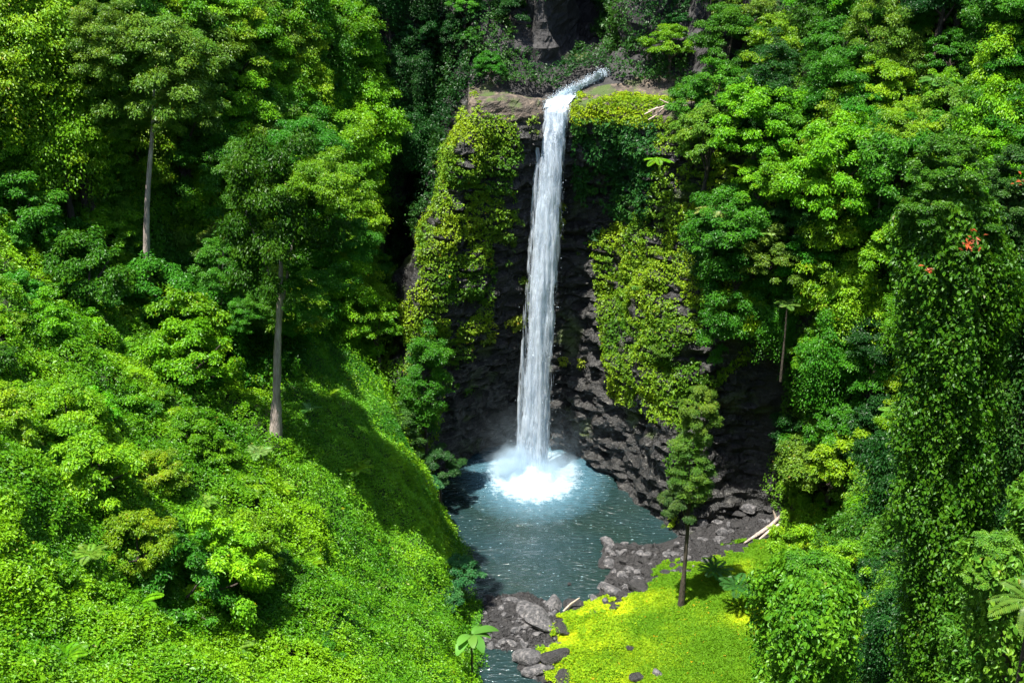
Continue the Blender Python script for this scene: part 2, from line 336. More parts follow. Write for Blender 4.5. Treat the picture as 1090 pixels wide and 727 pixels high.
# left hillside
tc_ = TERR[0][TERR[1]].mean(1); lu, lv = proj(tc_)
vis = (lu > -60) & (lu < 560) & (lv > -40) & (lv < 760) & (tc_[:, 0] < np.interp(tc_[:, 1], _xfY, _xf) + 2.0) & (tc_[:, 1] > 30) & (tc_[:, 1] < 170)
spur = ((tc_[:, 1] > 118) & (tc_[:, 2] > 24) & (tc_[:, 0] < -14) & (lu < 430) & (lu > -60) & (lv > -40) & (lv < 420)).astype(float)
P, N = sample(*TERR, 190000, r, spur)
o = cover('forest_understory', P, N, .36, MD, 50, up=.45, clump=2.4, mound=1.8, lift=1.2)
tag(o, 'tangled green understory between the trees of the left forest', 'understory', kind='stuff')
CRP = inpoly([(290, 330), (420, 300), (560, 760), (380, 760), (330, 560), (300, 440)], lu, lv)
P, N = sample(*TERR, 600000, r, vis * (1 - .75 * CRP) * (90.0 / np.maximum(tc_[:, 1], 40)) ** 1.6 * np.where(tc_[:, 1] > 150, .4, 1))
o = cover('hillside_undergrowth', P, N, .235, BR, 51, up=.55, clump=2.0, mound=1.2)
tag(o, 'bright green creeping undergrowth carpeting the left hillside', 'undergrowth', kind='stuff')

P, N = sample(*TERR, 330000, r, vis * CRP * 1.0)
o = cover('slope_creeper', P, N, .17, (.085, .285, .014), 52, up=.6, clump=1.6, mound=.55, lift=.25)
tag(o, 'fine leaved light green creeper matting the slope above the pool', 'creeper', kind='stuff')
# walls
cu, cv = fu, fv; vis = (cu > -60) & (cu < 1150) & (cv > -40) & (cv < 770) & (fc[:, 1] > 20)
ROCK1 = [(548, 128), (600, 112), (612, 128), (700, 135), (690, 225), (655, 236), (630, 250), (636, 330), (650, 425), (690, 440), (712, 462), (716, 590), (590, 500), (460, 505), (468, 440), (505, 415), (480, 372), (520, 352), (528, 300), (522, 250), (550, 235), (545, 190), (556, 165)]
ROCK2 = [(768, 405), (800, 378), (832, 372), (832, 440), (812, 520), (850, 590), (700, 590), (748, 520), (742, 450)]
RECESS = [(610, 125), (700, 135), (694, 232), (612, 238)]
BAREB = [(552, 0), (640, 0), (640, 62), (575, 70), (540, 50)]; BAREC = [(725, 15), (795, 10), (790, 78), (735, 82)]; SLIT = [(425, 190), (445, 175), (446, 300), (424, 330)]
PLAT = [(505, 94), (600, 96), (640, 76), (660, 90), (720, 92), (720, 122), (620, 128), (560, 130), (512, 118)]
BROWN = [(385, 240), (432, 240), (432, 335), (385, 335)]
bare = np.zeros(len(GQ), bool)
for pgn in (ROCK1, ROCK2, BAREB, BAREC, SLIT, PLAT): bare |= inpoly(pgn, cu, cv)
butt = (fc[:, 0] > -21) & (fc[:, 0] < 24) & (fc[:, 1] > 130) & (fc[:, 1] < 156) & (fc[:, 2] < 52)
bulge = (fc[:, 0] >= 14) & (fc[:, 0] < 31) & (fc[:, 1] > 130) & (fc[:, 2] > 12) & (fc[:, 2] < 50.5) & (fc[:, 1] < 147)
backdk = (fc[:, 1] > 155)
patch = fbm(fc / 3.0, 3, 77)
m1 = vis * (butt | bulge) * ~bare * (patch > np.where(bulge, np.where(inpoly([(640, 200), (700, 165), (750, 230), (745, 400), (700, 425), (655, 400), (648, 290)], cu, cv), .41, .53), .42))
P, N = sample(GV, GQ, 95000, r, m1.astype(float))
if True:
    o = cover('cliff_creeper', P, N, .29, (.13, .26, .012), 61, up=.55, clump=1.3, mound=.45, aspect=.62, lift=.4)
    tag(o, 'yellow green creepers covering the sunlit rock buttresses beside the waterfall', 'creepers', kind='stuff')
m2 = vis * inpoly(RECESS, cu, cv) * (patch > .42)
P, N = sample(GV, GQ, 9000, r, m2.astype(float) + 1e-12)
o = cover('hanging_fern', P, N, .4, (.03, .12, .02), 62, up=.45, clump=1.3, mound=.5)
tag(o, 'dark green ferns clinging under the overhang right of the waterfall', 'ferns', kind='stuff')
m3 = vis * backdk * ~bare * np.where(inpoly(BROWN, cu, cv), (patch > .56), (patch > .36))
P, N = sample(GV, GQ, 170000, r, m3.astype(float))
o = cover('shade_toned_wall_creeper', P, N, .36, (.02, .08, .012), 63, up=.4, clump=2.2, mound=1.3, lift=.8)  # dark leaf colour carries the shade of the rear walls
tag(o, 'creepers hanging over the rear gorge walls, colour darkened to read as shaded', 'creepers', kind='stuff')
visr = (cu > 500) & (cu < 1900) & (cv > -500) & (cv < 1100) & (fc[:, 1] > 16)
m4 = np.where(vis, 1, .35 * visr) * ~backdk * ~bare * ~(butt | bulge) * (fc[:, 0] > 16) * (100 / np.maximum(fc[:, 1], 35)) ** 1.5
P, N = sample(GV, GQ, 620000, r, m4.astype(float))
o = cover('steep_slope_undergrowth', P, N, .27, (.06, .18, .012), 64, up=.5, clump=2.2, mound=1.5, lift=.8)
tag(o, 'lush green undergrowth covering the steep right hillside', 'undergrowth', kind='stuff')
m5 = vis * inpoly(ROCK1 , cu, cv) * ~inpoly(RECESS, cu, cv) * (patch > .66) * (fc[:, 2] > 14)
P, N = sample(GV, GQ, 3500, r, m5.astype(float) + 1e-12)
o = cover('rock_tuft', P, N, .36, (.13, .22, .02), 65, up=.6, clump=1, mound=.3); tag(o, 'small yellow green tufts rooted in cracks of the dark wet rock', 'tufts', kind='stuff')

# lawn + platform grass
ln_ = fbm(tc_ / 1.8, 3, 33) - .5
lawn = (polydist(LAWN_PX, lu, lv) + ln_ * 45 > 0) & (tc_[:, 2] < 14) & (tc_[:, 0] > 0)
P, N = sample(*TERR, 260000, r, lawn * 1.0)
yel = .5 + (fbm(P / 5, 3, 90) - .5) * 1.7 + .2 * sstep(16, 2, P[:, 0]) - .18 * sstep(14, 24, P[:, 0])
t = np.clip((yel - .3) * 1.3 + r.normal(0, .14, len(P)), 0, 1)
hgt = r.uniform(.12, .34, len(P)) * (.6 + .8 * fbm(P / 1.2, 2, 92))
nn = norm(np.array((0, -.1, 1.)) * .8 + r.normal(0, .55, P.shape)); dd = norm(r.normal(0, 1, P.shape) * np.array((1, 1, .3)) + np.array((0, 0, .5)))
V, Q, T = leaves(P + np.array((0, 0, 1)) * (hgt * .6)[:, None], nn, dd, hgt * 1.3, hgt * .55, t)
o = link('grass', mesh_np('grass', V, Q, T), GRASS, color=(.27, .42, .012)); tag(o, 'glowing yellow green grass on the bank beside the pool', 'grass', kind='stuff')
hb = lawn * (sstep(690, 600, lu) * sstep(640, 670, lv)) * (fbm(tc_ / 2.0, 3, 34) > .44)
P, N = sample(*TERR, 16000, r, hb + 1e-12)
o = cover('bank_herb', P, N, .2, (.2, .37, .01), 67, up=.7, clump=1, mound=.25, lift=.25, mat=GRASS); tag(o, 'clumps of yellow green herbs at the lower left end of the grassy bank', 'herbs', kind='stuff')
gp = vis * inpoly([(618, 95), (665, 100), (720, 105), (722, 140), (655, 134), (608, 130), (606, 115)], cu, cv) * (patch > .42)
P, N = sample(GV, GQ, 7000, r, gp.astype(float) + 1e-12)
o = cover('ledge_grass', P, N, .3, (.16, .29, .01), 66, up=.75, clump=1, mound=.15, mat=GRASS, lift=.25); tag(o, 'yellow green grass patch on the rock ledge right of the waterfall lip', 'grass', kind='stuff')

# ------------------------------------------------------------------ trees
def make_crown(seed, Rr, H, npad, nleaf, leaf, flat=.72, droop=.3, big=False, low=-.35, curtain=0., pad=(.2, .34)):
    r = np.random.default_rng(seed); d = norm(r.normal(0, 1, (npad * 3, 3))); d = d[d[:, 2] > low][:npad]; npad = len(d)
    rad = r.uniform(.5, 1, npad) ** .5; lump = 1 + .35 * (r.random(npad) - .4)
    C = d * (rad * lump)[:, None] * np.array((Rr, Rr, H)); pr = r.uniform(*pad, npad) * Rr
    wt = pr ** 2; k = r.choice(npad, nleaf, p=wt / wt.sum()); q = norm(r.normal(0, 1, (nleaf, 3)))
    q[:, 2] = np.where(q[:, 2] < -.25, -q[:, 2], q[:, 2])
    shell = r.uniform(.55, 1.05, (nleaf, 1)) * (1 + .25 * r.normal(0, 1, (nleaf, 1)) * .5)
    P = C[k] + q * shell * pr[k][:, None] * np.array((1, 1, flat))
    if curtain:
        s = r.random(nleaf) < curtain; P[s, 2] -= (r.random(s.sum()) ** 1.3) * H * .9; 
    outw = norm(C[k] + q * pr[k][:, None])
    Nn = norm(np.array((0, 0, .6)) + .5 * q + .2 * outw + r.normal(0, .5, (nleaf, 3)))
    D = norm(q * np.array((1, 1, .2)) + outw * .4 + np.array((0, 0, -droop)) + r.normal(0, .4, (nleaf, 3)))
    L = leaf * r.uniform(.65, 1.3, nleaf); ptint = r.normal(.5, .13, npad)
    t = np.clip(ptint[k] + r.normal(0, .13, nleaf) + .1 * q[:, 2], 0, 1)
    V, Q, T = leaves(P, Nn, D, L, L * .6, t, big)
    return mesh_np('crown', V, Q, T), C
CR = {'L': [make_crown(100 + i, 5.0, 4.2 + i % 3, 90, 27000, .27, pad=(.13, .28)) for i in range(6)],
      'M': [make_crown(120 + i, 3.2, 3.0 + (i % 3) * .5, 60, 15000, .24, pad=(.14, .3)) for i in range(7)],
      'S': [make_crown(140 + i, 1.7, 1.35, 34, 6000, .2, low=-.1, pad=(.18, .36)) for i in range(7)],
      'T': [make_crown(160 + i, 3.0, 7.5, 110, 26000, .24, low=-.9, pad=(.2, .4)) for i in range(4)],      # tall narrow
      'V': [make_crown(170 + i, 3.4, 4.6, 70, 21000, .23, curtain=.55, low=-.2, droop=.9) for i in range(4)]}  # vine draped
RAD = {'L': 5.0, 'M': 3.2, 'S': 1.7, 'T': 3.0, 'V': 3.4}
THINGS = []   # (object, u, v, kind word, tone word, size word)
def tree(name, C, kind, color, seed, base=None, trunk_r=None, bark=None, scale=1., sz=1., limbs=4, lean=None):
    """C = crown centre in the world"""
    r = np.random.default_rng(seed); C = np.asarray(C, float)
    mesh, pads = CR[kind][seed % len(CR[kind])]
    if base is None:
        g = down(C + np.array((0, 0, .5))); near = np.array(BVH.find_nearest(Vector(C))[0])
        base = g if g is not None and C[2] - g[2] < 16 else near - np.array((0, 0, 1.0))
    base = np.asarray(base, float) - np.array((0, 0, .3)); e = empty(name, base)
    c = link('crown', mesh, LEAF, e, C - base, color); c.scale = (scale, scale, scale * sz); c.rotation_euler = (r.uniform(-.12, .12), r.uniform(-.12, .12), r.uniform(0, 6.28))
    R_ = RAD[kind] * scale; tr = trunk_r or .09 * R_
    top = C + np.array((0, 0, .1 * R_)) - base; mid = top * .5 + np.array((r.normal(0, .3), r.normal(0, .3), 0)); b = Buf()
    b.add(*tube([(0, 0, 0), mid * .5 + 0, mid, top * .8 + mid * .0, top], [tr * 1.9, tr * 1.02, tr * .85, tr * .6, tr * .3], seed=seed))
    M = np.array(Matrix.Rotation(c.rotation_euler.z, 3, 'Z'))
    for k in range(limbs):
        p = M @ (pads[k] * np.array((1, 1, sz)) * scale) * .85 + (C - base); s = top * r.uniform(.55, .8)
        b.add(*tube([s, (s + p) / 2 + np.array((0, 0, -.2)), p], [tr * .45, tr * .3, tr * .12], 6, seed=k))
    link('trunk', b.mesh('trunk', True), bark or DBARK, e); return e
def place(u, v, kind, color, seed, scale=1., out=.35, **kw):
    h = hit(u, v)
    if h is None: return None
    d = norm(CAM - h[0]); C = h[0] + d * RAD[kind] * scale * out + np.array((0, 0, RAD[kind] * scale * .15))
    return C
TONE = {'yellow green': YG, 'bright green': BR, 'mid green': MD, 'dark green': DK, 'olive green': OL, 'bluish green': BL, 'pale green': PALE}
def jitc(c, r): return tuple(np.clip(np.array(c) * r.uniform(.82, 1.2) * (1 + r.normal(0, .06, 3)), 0, .6))

LM = [('upper pale trunk', 157, 240), ('lower bare trunk', 294, 420), ('thin white trunk', 233, 330),
      ('top left corner', 20, 15), ('left edge at mid height', 15, 330), ('bottom left corner', 30, 700), ('left slope beside the pool', 440, 560), ('dark slit beside the buttress', 435, 260),
      ('left shore of the pool', 470, 500), ('waterfall lip', 594, 110), ('grey wall above the falls', 570, 45), ('dark slot above the falls', 650, 40), ('bleached branches on the ledge', 705, 118),
      ('bare rear wall patch', 760, 45), ('pale flat fern tree', 762, 222), ('tree fern near the top right', 1000, 88), ('top right corner', 1070, 20), ('vine wrapped column', 1000, 420),
      ('red leaves atop the column', 1030, 258), ('dark rock hollow', 790, 480), ('fallen logs', 815, 560), ('grassy bank', 830, 610), ('slim tree on the grassy bank', 735, 500),
      ('right edge at mid height', 1075, 380), ('creeper covered rock bulge', 690, 300), ('upper left forest', 270, 60), ('bottom of the left slope', 300, 640)]
used = {}
def auto_label(o, u, v, word, tone, extra=''):
    j = min(range(len(LM)), key=lambda i: math.hypot(LM[i][1] - u, LM[i][2] - v)); n, lu_, lv_ = LM[j]
    dx, dy = u - lu_, v - lv_
    if abs(dx) < 14 and abs(dy) < 14: rel = 'right at'
    else:
        a = math.degrees(math.atan2(-dy, dx)) % 360
        rel = ['right of', 'above and right of', 'above', 'above and left of', 'left of', 'below and left of', 'below', 'below and right of'][int((a + 22.5) // 45) % 8]
    dist = math.hypot(dx, dy); pre = 'just ' if dist < 45 else ('' if dist < 90 else 'well ')
    if rel == 'right at': pre = ''
    key = f'{tone} {word} {pre}{rel} the {n}'
    used.setdefault(key, []).append((o, dist)); return key
DUP = [0]
def finish_labels():
    seen = set()
    ordn = ['nearest', 'next nearest', 'third nearest', 'fourth nearest', 'fifth nearest', 'sixth nearest', 'seventh nearest', 'eighth nearest']
    for key, L in used.items():
        L.sort(key=lambda t: t[1])
        for i, (o, d) in enumerate(L):
            lab = key if len(L) == 1 else f'{key}, {ordn[min(i, 7)]}'
            for cut in ('well ', 'just '):
                if len(lab.split()) > 16: lab = lab.replace(cut, '')
            if len(lab.split()) > 16: lab = lab.replace(' and ', '-')
            while lab in seen: lab = lab + ' too'
            DUP[0] += lab.endswith(' too'); seen.add(lab); o['label'] = lab

# automatic fill: jittered grid of trees over a region of the hillsides
def fill(region, step, kinds, tones, name, word, cat, group, seed, scale=(.8, 1.2), out=.35, avoid=(), drop=.0):
    r = np.random.default_rng(seed); reg = np.array(region, float); n = 0
    for v in np.arange(reg[:, 1].min(), reg[:, 1].max(), step):
        for u in np.arange(reg[:, 0].min(), reg[:, 0].max(), step * 1.05):
            uu = u + r.uniform(-.42, .42) * step + (step * .5 if int(v / step) % 2 else 0); vv = v + r.uniform(-.42, .42) * step
            if r.random() < drop or not inpoly(region, np.array([uu]), np.array([vv]))[0]: continue
            if any(inpoly(a, np.array([uu]), np.array([vv]))[0] for a in avoid): continue
            kd = r.choice(list(kinds)); sc = r.uniform(*scale); tn = tones[int(r.integers(len(tones)))]; h = hit(uu, vv)
            if h is None: continue
            if kd != 'S' and h[2] > 185: continue
            sc2 = sc * np.clip(h[2] / 130, .45, 1.15); C = place(uu, vv, kd, None, 0, sc2, out)
            sd = int(r.integers(1e6))
            if kd == 'S':
                o = link(name, CR['S'][sd % 7][0], LEAF, loc=C - np.array((0, 0, .5 * sc2)), color=jitc(TONE[tn], r)); o.scale = (sc2 * r.uniform(.9, 1.2), sc2 * r.uniform(.9, 1.2), sc2 * r.uniform(.8, 1.2)); o.rotation_euler = (0, 0, r.uniform(0, 6.28))
            else: o = tree(name, C, kd, jitc(TONE[tn], r), sd, scale=sc2, sz=r.uniform(.85, 1.25))
            tag(o, None, cat, group); auto_label(o, uu, vv, word, tn); n += 1
    return n

# upper left forest
UL = [(-20, -20), (360, -20), (385, 60), (395, 140), (400, 200), (385, 270), (400, 330), (350, 380), (270, 400), (210, 360), (140, 260), (90, 205), (0, 190), (-20, 190)]
n1 = fill(UL, 27, 'LMTTVT', ['mid green', 'bright green', 'bright green', 'mid green', 'olive green', 'yellow green'], 'broadleaf_tree', 'broadleaf tree', 'tree', 'broadleaf trees of the left hillside forest', 201, (.75, 1.05), .8, avoid=([(120, 150), (215, 150), (215, 330), (120, 330)], [(255, 340), (330, 340), (330, 400), (255, 400)]))
n1b = fill([(-20, -20), (110, -20), (105, 200), (-20, 200)], 44, 'MV', ['yellow green', 'bright green'], 'bright_tree', 'sunlit bushy tree', 'tree', 'sunlit trees at the upper left edge', 212, (.9, 1.3), 1.6)
# shrubs on left slope
LS = [(-10, 195), (90, 210), (150, 300), (220, 400), (255, 430), (300, 560), (345, 680), (200, 690), (120, 560), (40, 480), (-10, 480)]
n2 = fill(LS, 36, 'SSSM', ['bright green', 'bright green', 'mid green', 'yellow green'], 'shrub', 'bushy shrub', 'shrub', 'shrubs scattered over the left hillside', 202, (.8, 1.45), .6, drop=.18)
n2b = fill([(300, 380), (390, 330), (470, 540), (490, 700), (350, 700), (330, 560)], 50, 'S', ['bright green', 'mid green'], 'shrub', 'low bushy shrub', 'shrub', 'shrubs scattered over the left hillside', 203, (.5, .8), .0, drop=.75)
n2c = fill([(-10, 480), (120, 560), (200, 690), (350, 690), (350, 740), (-10, 740)], 50, 'S', ['bright green', 'mid green'], 'shrub', 'low bushy shrub', 'shrub', 'shrubs scattered over the left hillside', 204, (.7, 1.2), .3, drop=.45)
# right hillside
RH = [(720, 95), (780, 30), (800, -20), (1110, -20), (1110, 420), (1060, 440), (930, 470), (930, 560), (860, 560), (838, 500), (838, 380), (770, 350), (745, 280), (760, 180), (730, 140)]
n3 = fill(RH, 44, 'MMLVT', ['mid green', 'bright green', 'mid green', 'bright green', 'dark green', 'mid green', 'yellow green', 'olive green'], 'broadleaf_tree', 'broadleaf tree', 'tree', 'broadleaf trees of the right hillside forest', 205, (.7, 1.05), .7)
n3b = fill([(840, 480), (950, 420), (950, 727), (800, 727), (830, 640), (868, 590)], 38, 'SM', ['bright green', 'yellow green', 'mid green'], 'shrub', 'leafy shrub', 'shrub', 'shrubs massed on the right hillside', 206, (.9, 1.3), .5)
n3d = fill([(930, 470), (1060, 430), (1110, 430), (1110, 740), (930, 740)], 60, 'MV', ['dark green'], 'shade_toned_tree', 'shaded tree', 'tree', 'shaded trees behind the vine column', 210, (.9, 1.3), .3)  # dark tone puts the shade beside the column into the leaf colour
n3c = fill([(640, 170), (700, 130), (750, 160), (750, 340), (740, 400), (660, 400), (650, 300)], 36, 'S', ['yellow green', 'bright green', 'olive green'], 'shrub', 'leafy shrub', 'shrub', 'shrubs on the rock bulge right of the falls', 207, (.5, .8), .0, drop=.75)
# rear rim
n4 = fill([(360, -20), (520, -20), (500, 60), (430, 200), (395, 220), (380, 60)], 46, 'MV', ['dark green'], 'shade_toned_tree', 'shaded tree', 'tree', 'shaded trees on the rear wall', 208, (.6, .8), .3, drop=.3)  # rear wall shade is put into the dark leaf tone
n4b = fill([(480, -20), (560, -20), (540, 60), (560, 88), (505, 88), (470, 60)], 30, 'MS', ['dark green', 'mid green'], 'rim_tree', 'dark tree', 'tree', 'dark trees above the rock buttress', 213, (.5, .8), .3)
n5 = fill([(690, -20), (800, -20), (730, 20), (725, 95), (682, 90)], 34, 'MS', ['mid green', 'dark green', 'bright green'], 'rim_tree', 'small tree', 'tree', 'small trees above the right ledge', 209, (.6, .9), .3)
print('FILL', n1, n2, n2b, n2c, n3, n3b, n3c, n4, n5)

# ---- hero trees
def hero(name, label, base_px, top_v, cpx, kind, color, scale, sz, seed, tr, bark, baseY=None, cat='tree', limbs=4):
    if baseY is None: b = hit(*base_px)[0]
    else: b = at(*base_px, baseY)
    C = at(cpx[0], cpx[1], b[1]); e = tree(name, C, kind, color, seed, base=b, trunk_r=tr, bark=bark, scale=scale, sz=sz, limbs=limbs); tag(e, label, cat); return e, b
e, b1 = hero('tall_tree', 'tall tree with a long pale bare trunk high on the left hillside', (155, 322), 0, (165, 95), 'L', jitc(OL, r), 1.15, 1.1, 301, .34, BARK, limbs=0)
me_, _ = CR['L'][2]; c = link('crown', me_, LEAF, e, at(120, 60, b1[1]) - np.array(e.location), OL); c.scale = (.8, .8, .8)
for k, (cu_, cv_, s_) in enumerate([(195, 125, .6), (140, 135, .45), (175, 60, .8)]):
    c = link('crown', CR['L'][k + 1][0], LEAF, e, at(cu_, cv_, b1[1] + k) - np.array(e.location), jitc(OL, r)); c.scale = (s_, s_, s_)
e, b2 = hero('tall_tree', 'tall dense tree on a thick bare trunk standing lowest on the left hillside', (293, 470), 0, (300, 265), 'L', jitc((.035, .12, .004), r), 1.1, 1.5, 302, .42, BARK, limbs=2)
for k, (cu_, cv_, s_) in enumerate([(350, 205, .75), (245, 290, .6), (340, 310, .7), (320, 165, .7), (370, 265, .55), (275, 200, .7), (285, 325, .5), (312, 345, .42), (262, 340, .4)]):
    c = link('crown', CR['L'][k % 6][0], LEAF, e, at(cu_, cv_, b2[1] + (k - 1.5) * 2) - np.array(e.location), jitc(MD if k != 0 else BR, r)); c.scale = (s_, s_, s_)
e, b3 = hero('slender_tree', 'slender tree with a thin white trunk between the two bare trunks', (233, 385), 0, (238, 265), 'M', jitc(OL, r), .9, .8, 303, .14, WOOD)
e, b4 = hero('slim_tree', 'slim tall tree on the grassy bank with dark bare lower trunk', (725, 645), 0, (737, 500), 'T', (.075, .18, .02), .68, .92, 304, .24, DBARK)
c = link('crown', CR['M'][1][0], LEAF, e, at(745, 445, b4[1]) - np.array(e.location), (.10, .2, .02)); c.scale = (.62, .62, .85)
c = link('crown', CR['M'][2][0], LEAF, e, at(722, 545, b4[1]) - np.array(e.location), (.06, .13, .03)); c.scale = (.6, .6, .8)
print('bases', b1, b2, b3, b4)
for i, (u_, v_, Y_, kd, sc, sz, cl_, lab) in enumerate([
    (452, 410, 142, 'T', .95, 1.0, MD, 'tall leafy tree at the left shore of the pool against the rock buttress'),
    (425, 470, 139, 'T', .8, .8, (.05, .14, .02), 'leafy tree behind the slope edge, left of the tall pool shore tree'),
    (468, 500, 140, 'M', .85, 1.0, (.025, .09, .02), 'dark tree overhanging the left edge of the pool'),
    (400, 345, 146, 'M', .9, 1.0, BR, 'bright tree at the head of the left slope beside the dark slit')]):
    C = at(u_, v_, Y_); g = down(C); 
    e = tree('pool_side_tree', C, kd, cl_, 320 + i, base=g, scale=sc, sz=sz); tag(e, lab, 'tree', 'trees along the left side of the pool')
for i, (u_, v_, Y_, sc, cl_, lab) in enumerate([
    (492, 610, 116, .95, BL, 'bluish green bush overhanging the near left shore of the pool'),
    (475, 640, 112, .8, (.04, .16, .04), 'small green bush below the bluish overhanging bush'),
    (456, 520, 134, .8, BL, 'dark bush at the slope edge level with the splash')]):
    o = link('bush', CR['S'][i + 1][0], LEAF, loc=at(u_, v_, Y_), color=cl_); o.scale = (sc * 1.25,) * 3; tag(o, lab, 'bush')

# vine wrapped column and its crown
def drape(name, path, rad, n, leaf, color, seed, label, cat, big=False, topfrac=.0, trunk=.5):
    """leafy curtain hanging round a trunk: path = centre points top to bottom, rad = radii"""
    r = np.random.default_rng(seed); path = np.asarray(path, float); rad = np.asarray(rad, float); k = len(path)
    ns = int(n / 95); sa = r.uniform(0, 2 * pi, ns); t0 = r.uniform(0, .75, ns) ** 1.4 * (k - 1); t1 = np.minimum(t0 + r.uniform(.25, 1.0, ns) * (k - 1) * .6, k - 1); so_ = r.uniform(.72, 1.12, ns); st_ = r.normal(.55, .15, ns)
    i = r.integers(0, ns, n); inner = r.random(n) < .25; t = t0[i] + (t1[i] - t0[i]) * r.random(n); a = sa[i] + .12 * np.sin(t * 5 + i) + r.normal(0, .09, n)
    a[inner] = r.uniform(0, 2 * pi, inner.sum()); t[inner] = r.random(inner.sum()) * (k - 1)
    C = np.stack([np.interp(t, range(k), path[:, c]) for c in range(3)], 1); q = np.interp(t, range(k), rad)
    fl = fbm(np.stack([np.cos(a) * 2.2, np.sin(a) * 2.2, C[:, 2] / 4.5], 1), 3, seed); fine = fbm(np.stack([np.cos(a) * 6, np.sin(a) * 6, C[:, 2] / 1.4], 1), 2, seed + 5)
    q = q * (.2 + 1.3 * fl + .35 * fine) * np.where(inner, .8, so_[i]) * r.uniform(.9, 1.06, n); O = np.stack([np.cos(a), np.sin(a), 0 * a], 1)
    P = C + O * q[:, None]; steep = sstep(0, 1.2, t)[:, None]
    Nn = norm(O * (.5 + .2 * steep) + np.array((0, 0, .6)) + r.normal(0, .5, (n, 3))); D = norm(np.array((0, 0, -1.)) + O * .3 + r.normal(0, .5, (n, 3)))
    L = leaf * r.uniform(.4, 1.6, n); tt = np.clip(st_[i] + (fine - .5) * .5 + r.normal(0, .14, n), 0, 1)
    e = empty(name, path[-1]); V, Q, T = leaves(P - path[-1], Nn, D, L, L * .72, tt, big)
    link('vine_curtain', mesh_np('vine_curtain', V, Q, T), LEAF, e, color=color)
    for q_, (dx_, dy_, dz_, s_) in enumerate([(0, 0, .2, 1), (-.45, -.3, -.8, .75), (.5, -.2, -1.0, .7), (.1, -.6, -1.5, .6)]):
        R0 = rad[2]; kk = 'M' if R0 > 2.4 else 'S'; sc_ = R0 * (.75 if R0 > 2.4 else .5) * s_ / RAD[kk]; c = link('crown', CR[kk][q_][0], LEAF, e, path[0] + np.array((dx_, dy_, dz_ * .8 - (0 if R0 > 2.4 else .35))) * R0 - path[-1], color); c.scale = (sc_, sc_, sc_ * .9)
    if trunk:
        b = Buf(); b.add(*tube(path[::-1] - path[-1], [trunk] * k, 10, seed=seed)); link('trunk', b.mesh('trunk', True), DBARK, e)
    tag(e, label, cat); return e
Yc = 60
pc = [at(1010, 192, Yc), at(1012, 215, Yc), at(1012, 280, Yc), at(1008, 400, Yc), at(1006, 560, Yc), at(1004, 720, Yc), at(1004, 860, Yc)]
pc[-1][2] = down(pc[2])[2] if down(pc[2]) is not None else pc[-1][2]
ec = drape('vine_wrapped_tree', pc, [.8, 1.9, 2.5, 2.4, 2.4, 2.4, 2.4], 120000, .19, (.042, .14, .006), 401, 'tall tree wrapped in a column of climbing vines, leaf colour darkened for shade', 'tree', True)  # leaves toned darker to paint the shaded side of the column
def redleaf(e, u, v, Y, n, sp, seed):
    r = np.random.default_rng(seed); P = at(u, v, Y) + r.normal(0, sp, (n, 3)) - np.array(e.location)
    V, Q, T = leaves(P, norm(np.array((0, -.5, .8)) + r.normal(0, .3, (n, 3))), r.normal(0, 1, (n, 3)), .3 * r.uniform(.7, 1.2, n), .13, r.random(n))
    link('red_leaves', mesh_np('red_leaves', V, Q, T), LEAF, e, color=(.3, .07, .02))
redleaf(ec, 1032, 262, 56.6, 14, .2, 1); redleaf(ec, 990, 288, 56.6, 7, .15, 2); redleaf(ec, 1036, 252, 56.6, 8, .2, 4)
tree_r = place(1085, 230, 'M', None, 0, .8, .5)
Yc = 66; p2 = [at(1090, 200, Yc), at(1090, 225, Yc), at(1092, 300, Yc), at(1094, 420, Yc), at(1096, 560, Yc)]
e2 = drape('vine_draped_tree', p2, [.8, 2.2, 2.6, 2.6, 2.6], 45000, .2, (.03, .10, .012), 402, 'vine draped tree at the right edge behind the vine column', 'tree', True); redleaf(e2, 1086, 192, 63.5, 9, .2, 3)
Yc = 44; p3 = [at(866, 598, Yc), at(865, 612, Yc), at(862, 640, Yc), at(862, 700, Yc), at(862, 790, Yc)]
e3 = drape('vine_draped_bush', p3, [.6, 1.4, 1.9, 2.0, 2.0], 24000, .17, (.07, .22, .01), 403, 'large leaved vine draped bush at the bottom, right of the grassy bank', 'bush', True, trunk=.25)
Yc = 40; p4 = [at(1062, 575, Yc), at(1062, 590, Yc), at(1066, 620, Yc), at(1070, 690, Yc), at(1075, 740, Yc)]
e4 = drape('vine_draped_bush', p4, [.4, 1.1, 1.45, 1.2, .9], 6500, .2, (.10, .25, .02), 404, 'sunlit large leaved vines at the bottom right in front of the column', 'bush', True, trunk=.2)

# ---- fern like crowns and broad leaf plants
def frond(b, o, az, el, L, n, wl, r, curl=1.0):
    d = np.array((cos(az), sin(az), 0)); s = np.linspace(0, 1, n); ang = el - curl * s ** 1.3
    x = np.cumsum(np.cos(ang)) * L / n; z = np.cumsum(np.sin(ang)) * L / n; C = o + d * x[:, None] + np.array((0, 0, 1)) * z[:, None]; Sd = np.array((-sin(az), cos(az), 0)); T_ = norm(np.gradient(C, axis=0))
    for sg in (-1, 1):
        D = norm(Sd * sg + T_ * .35 + np.array((0, 0, -.25))); ll = wl * np.sin(np.clip(s * .93 + .07, 0, 1) * pi) ** .6 + .02
        Nn = norm(np.cross(T_, Sd) * 1.0); Nn = np.where(Nn[:, 2:3] < 0, -Nn, Nn); b.add(*leaves(C + D * ll[:, None] / 2, Nn + r.normal(0, .06, (n, 3)), D, ll, L / n * 1.25, np.clip(.5 + r.normal(0, .1, n), 0, 1), fold=.1))
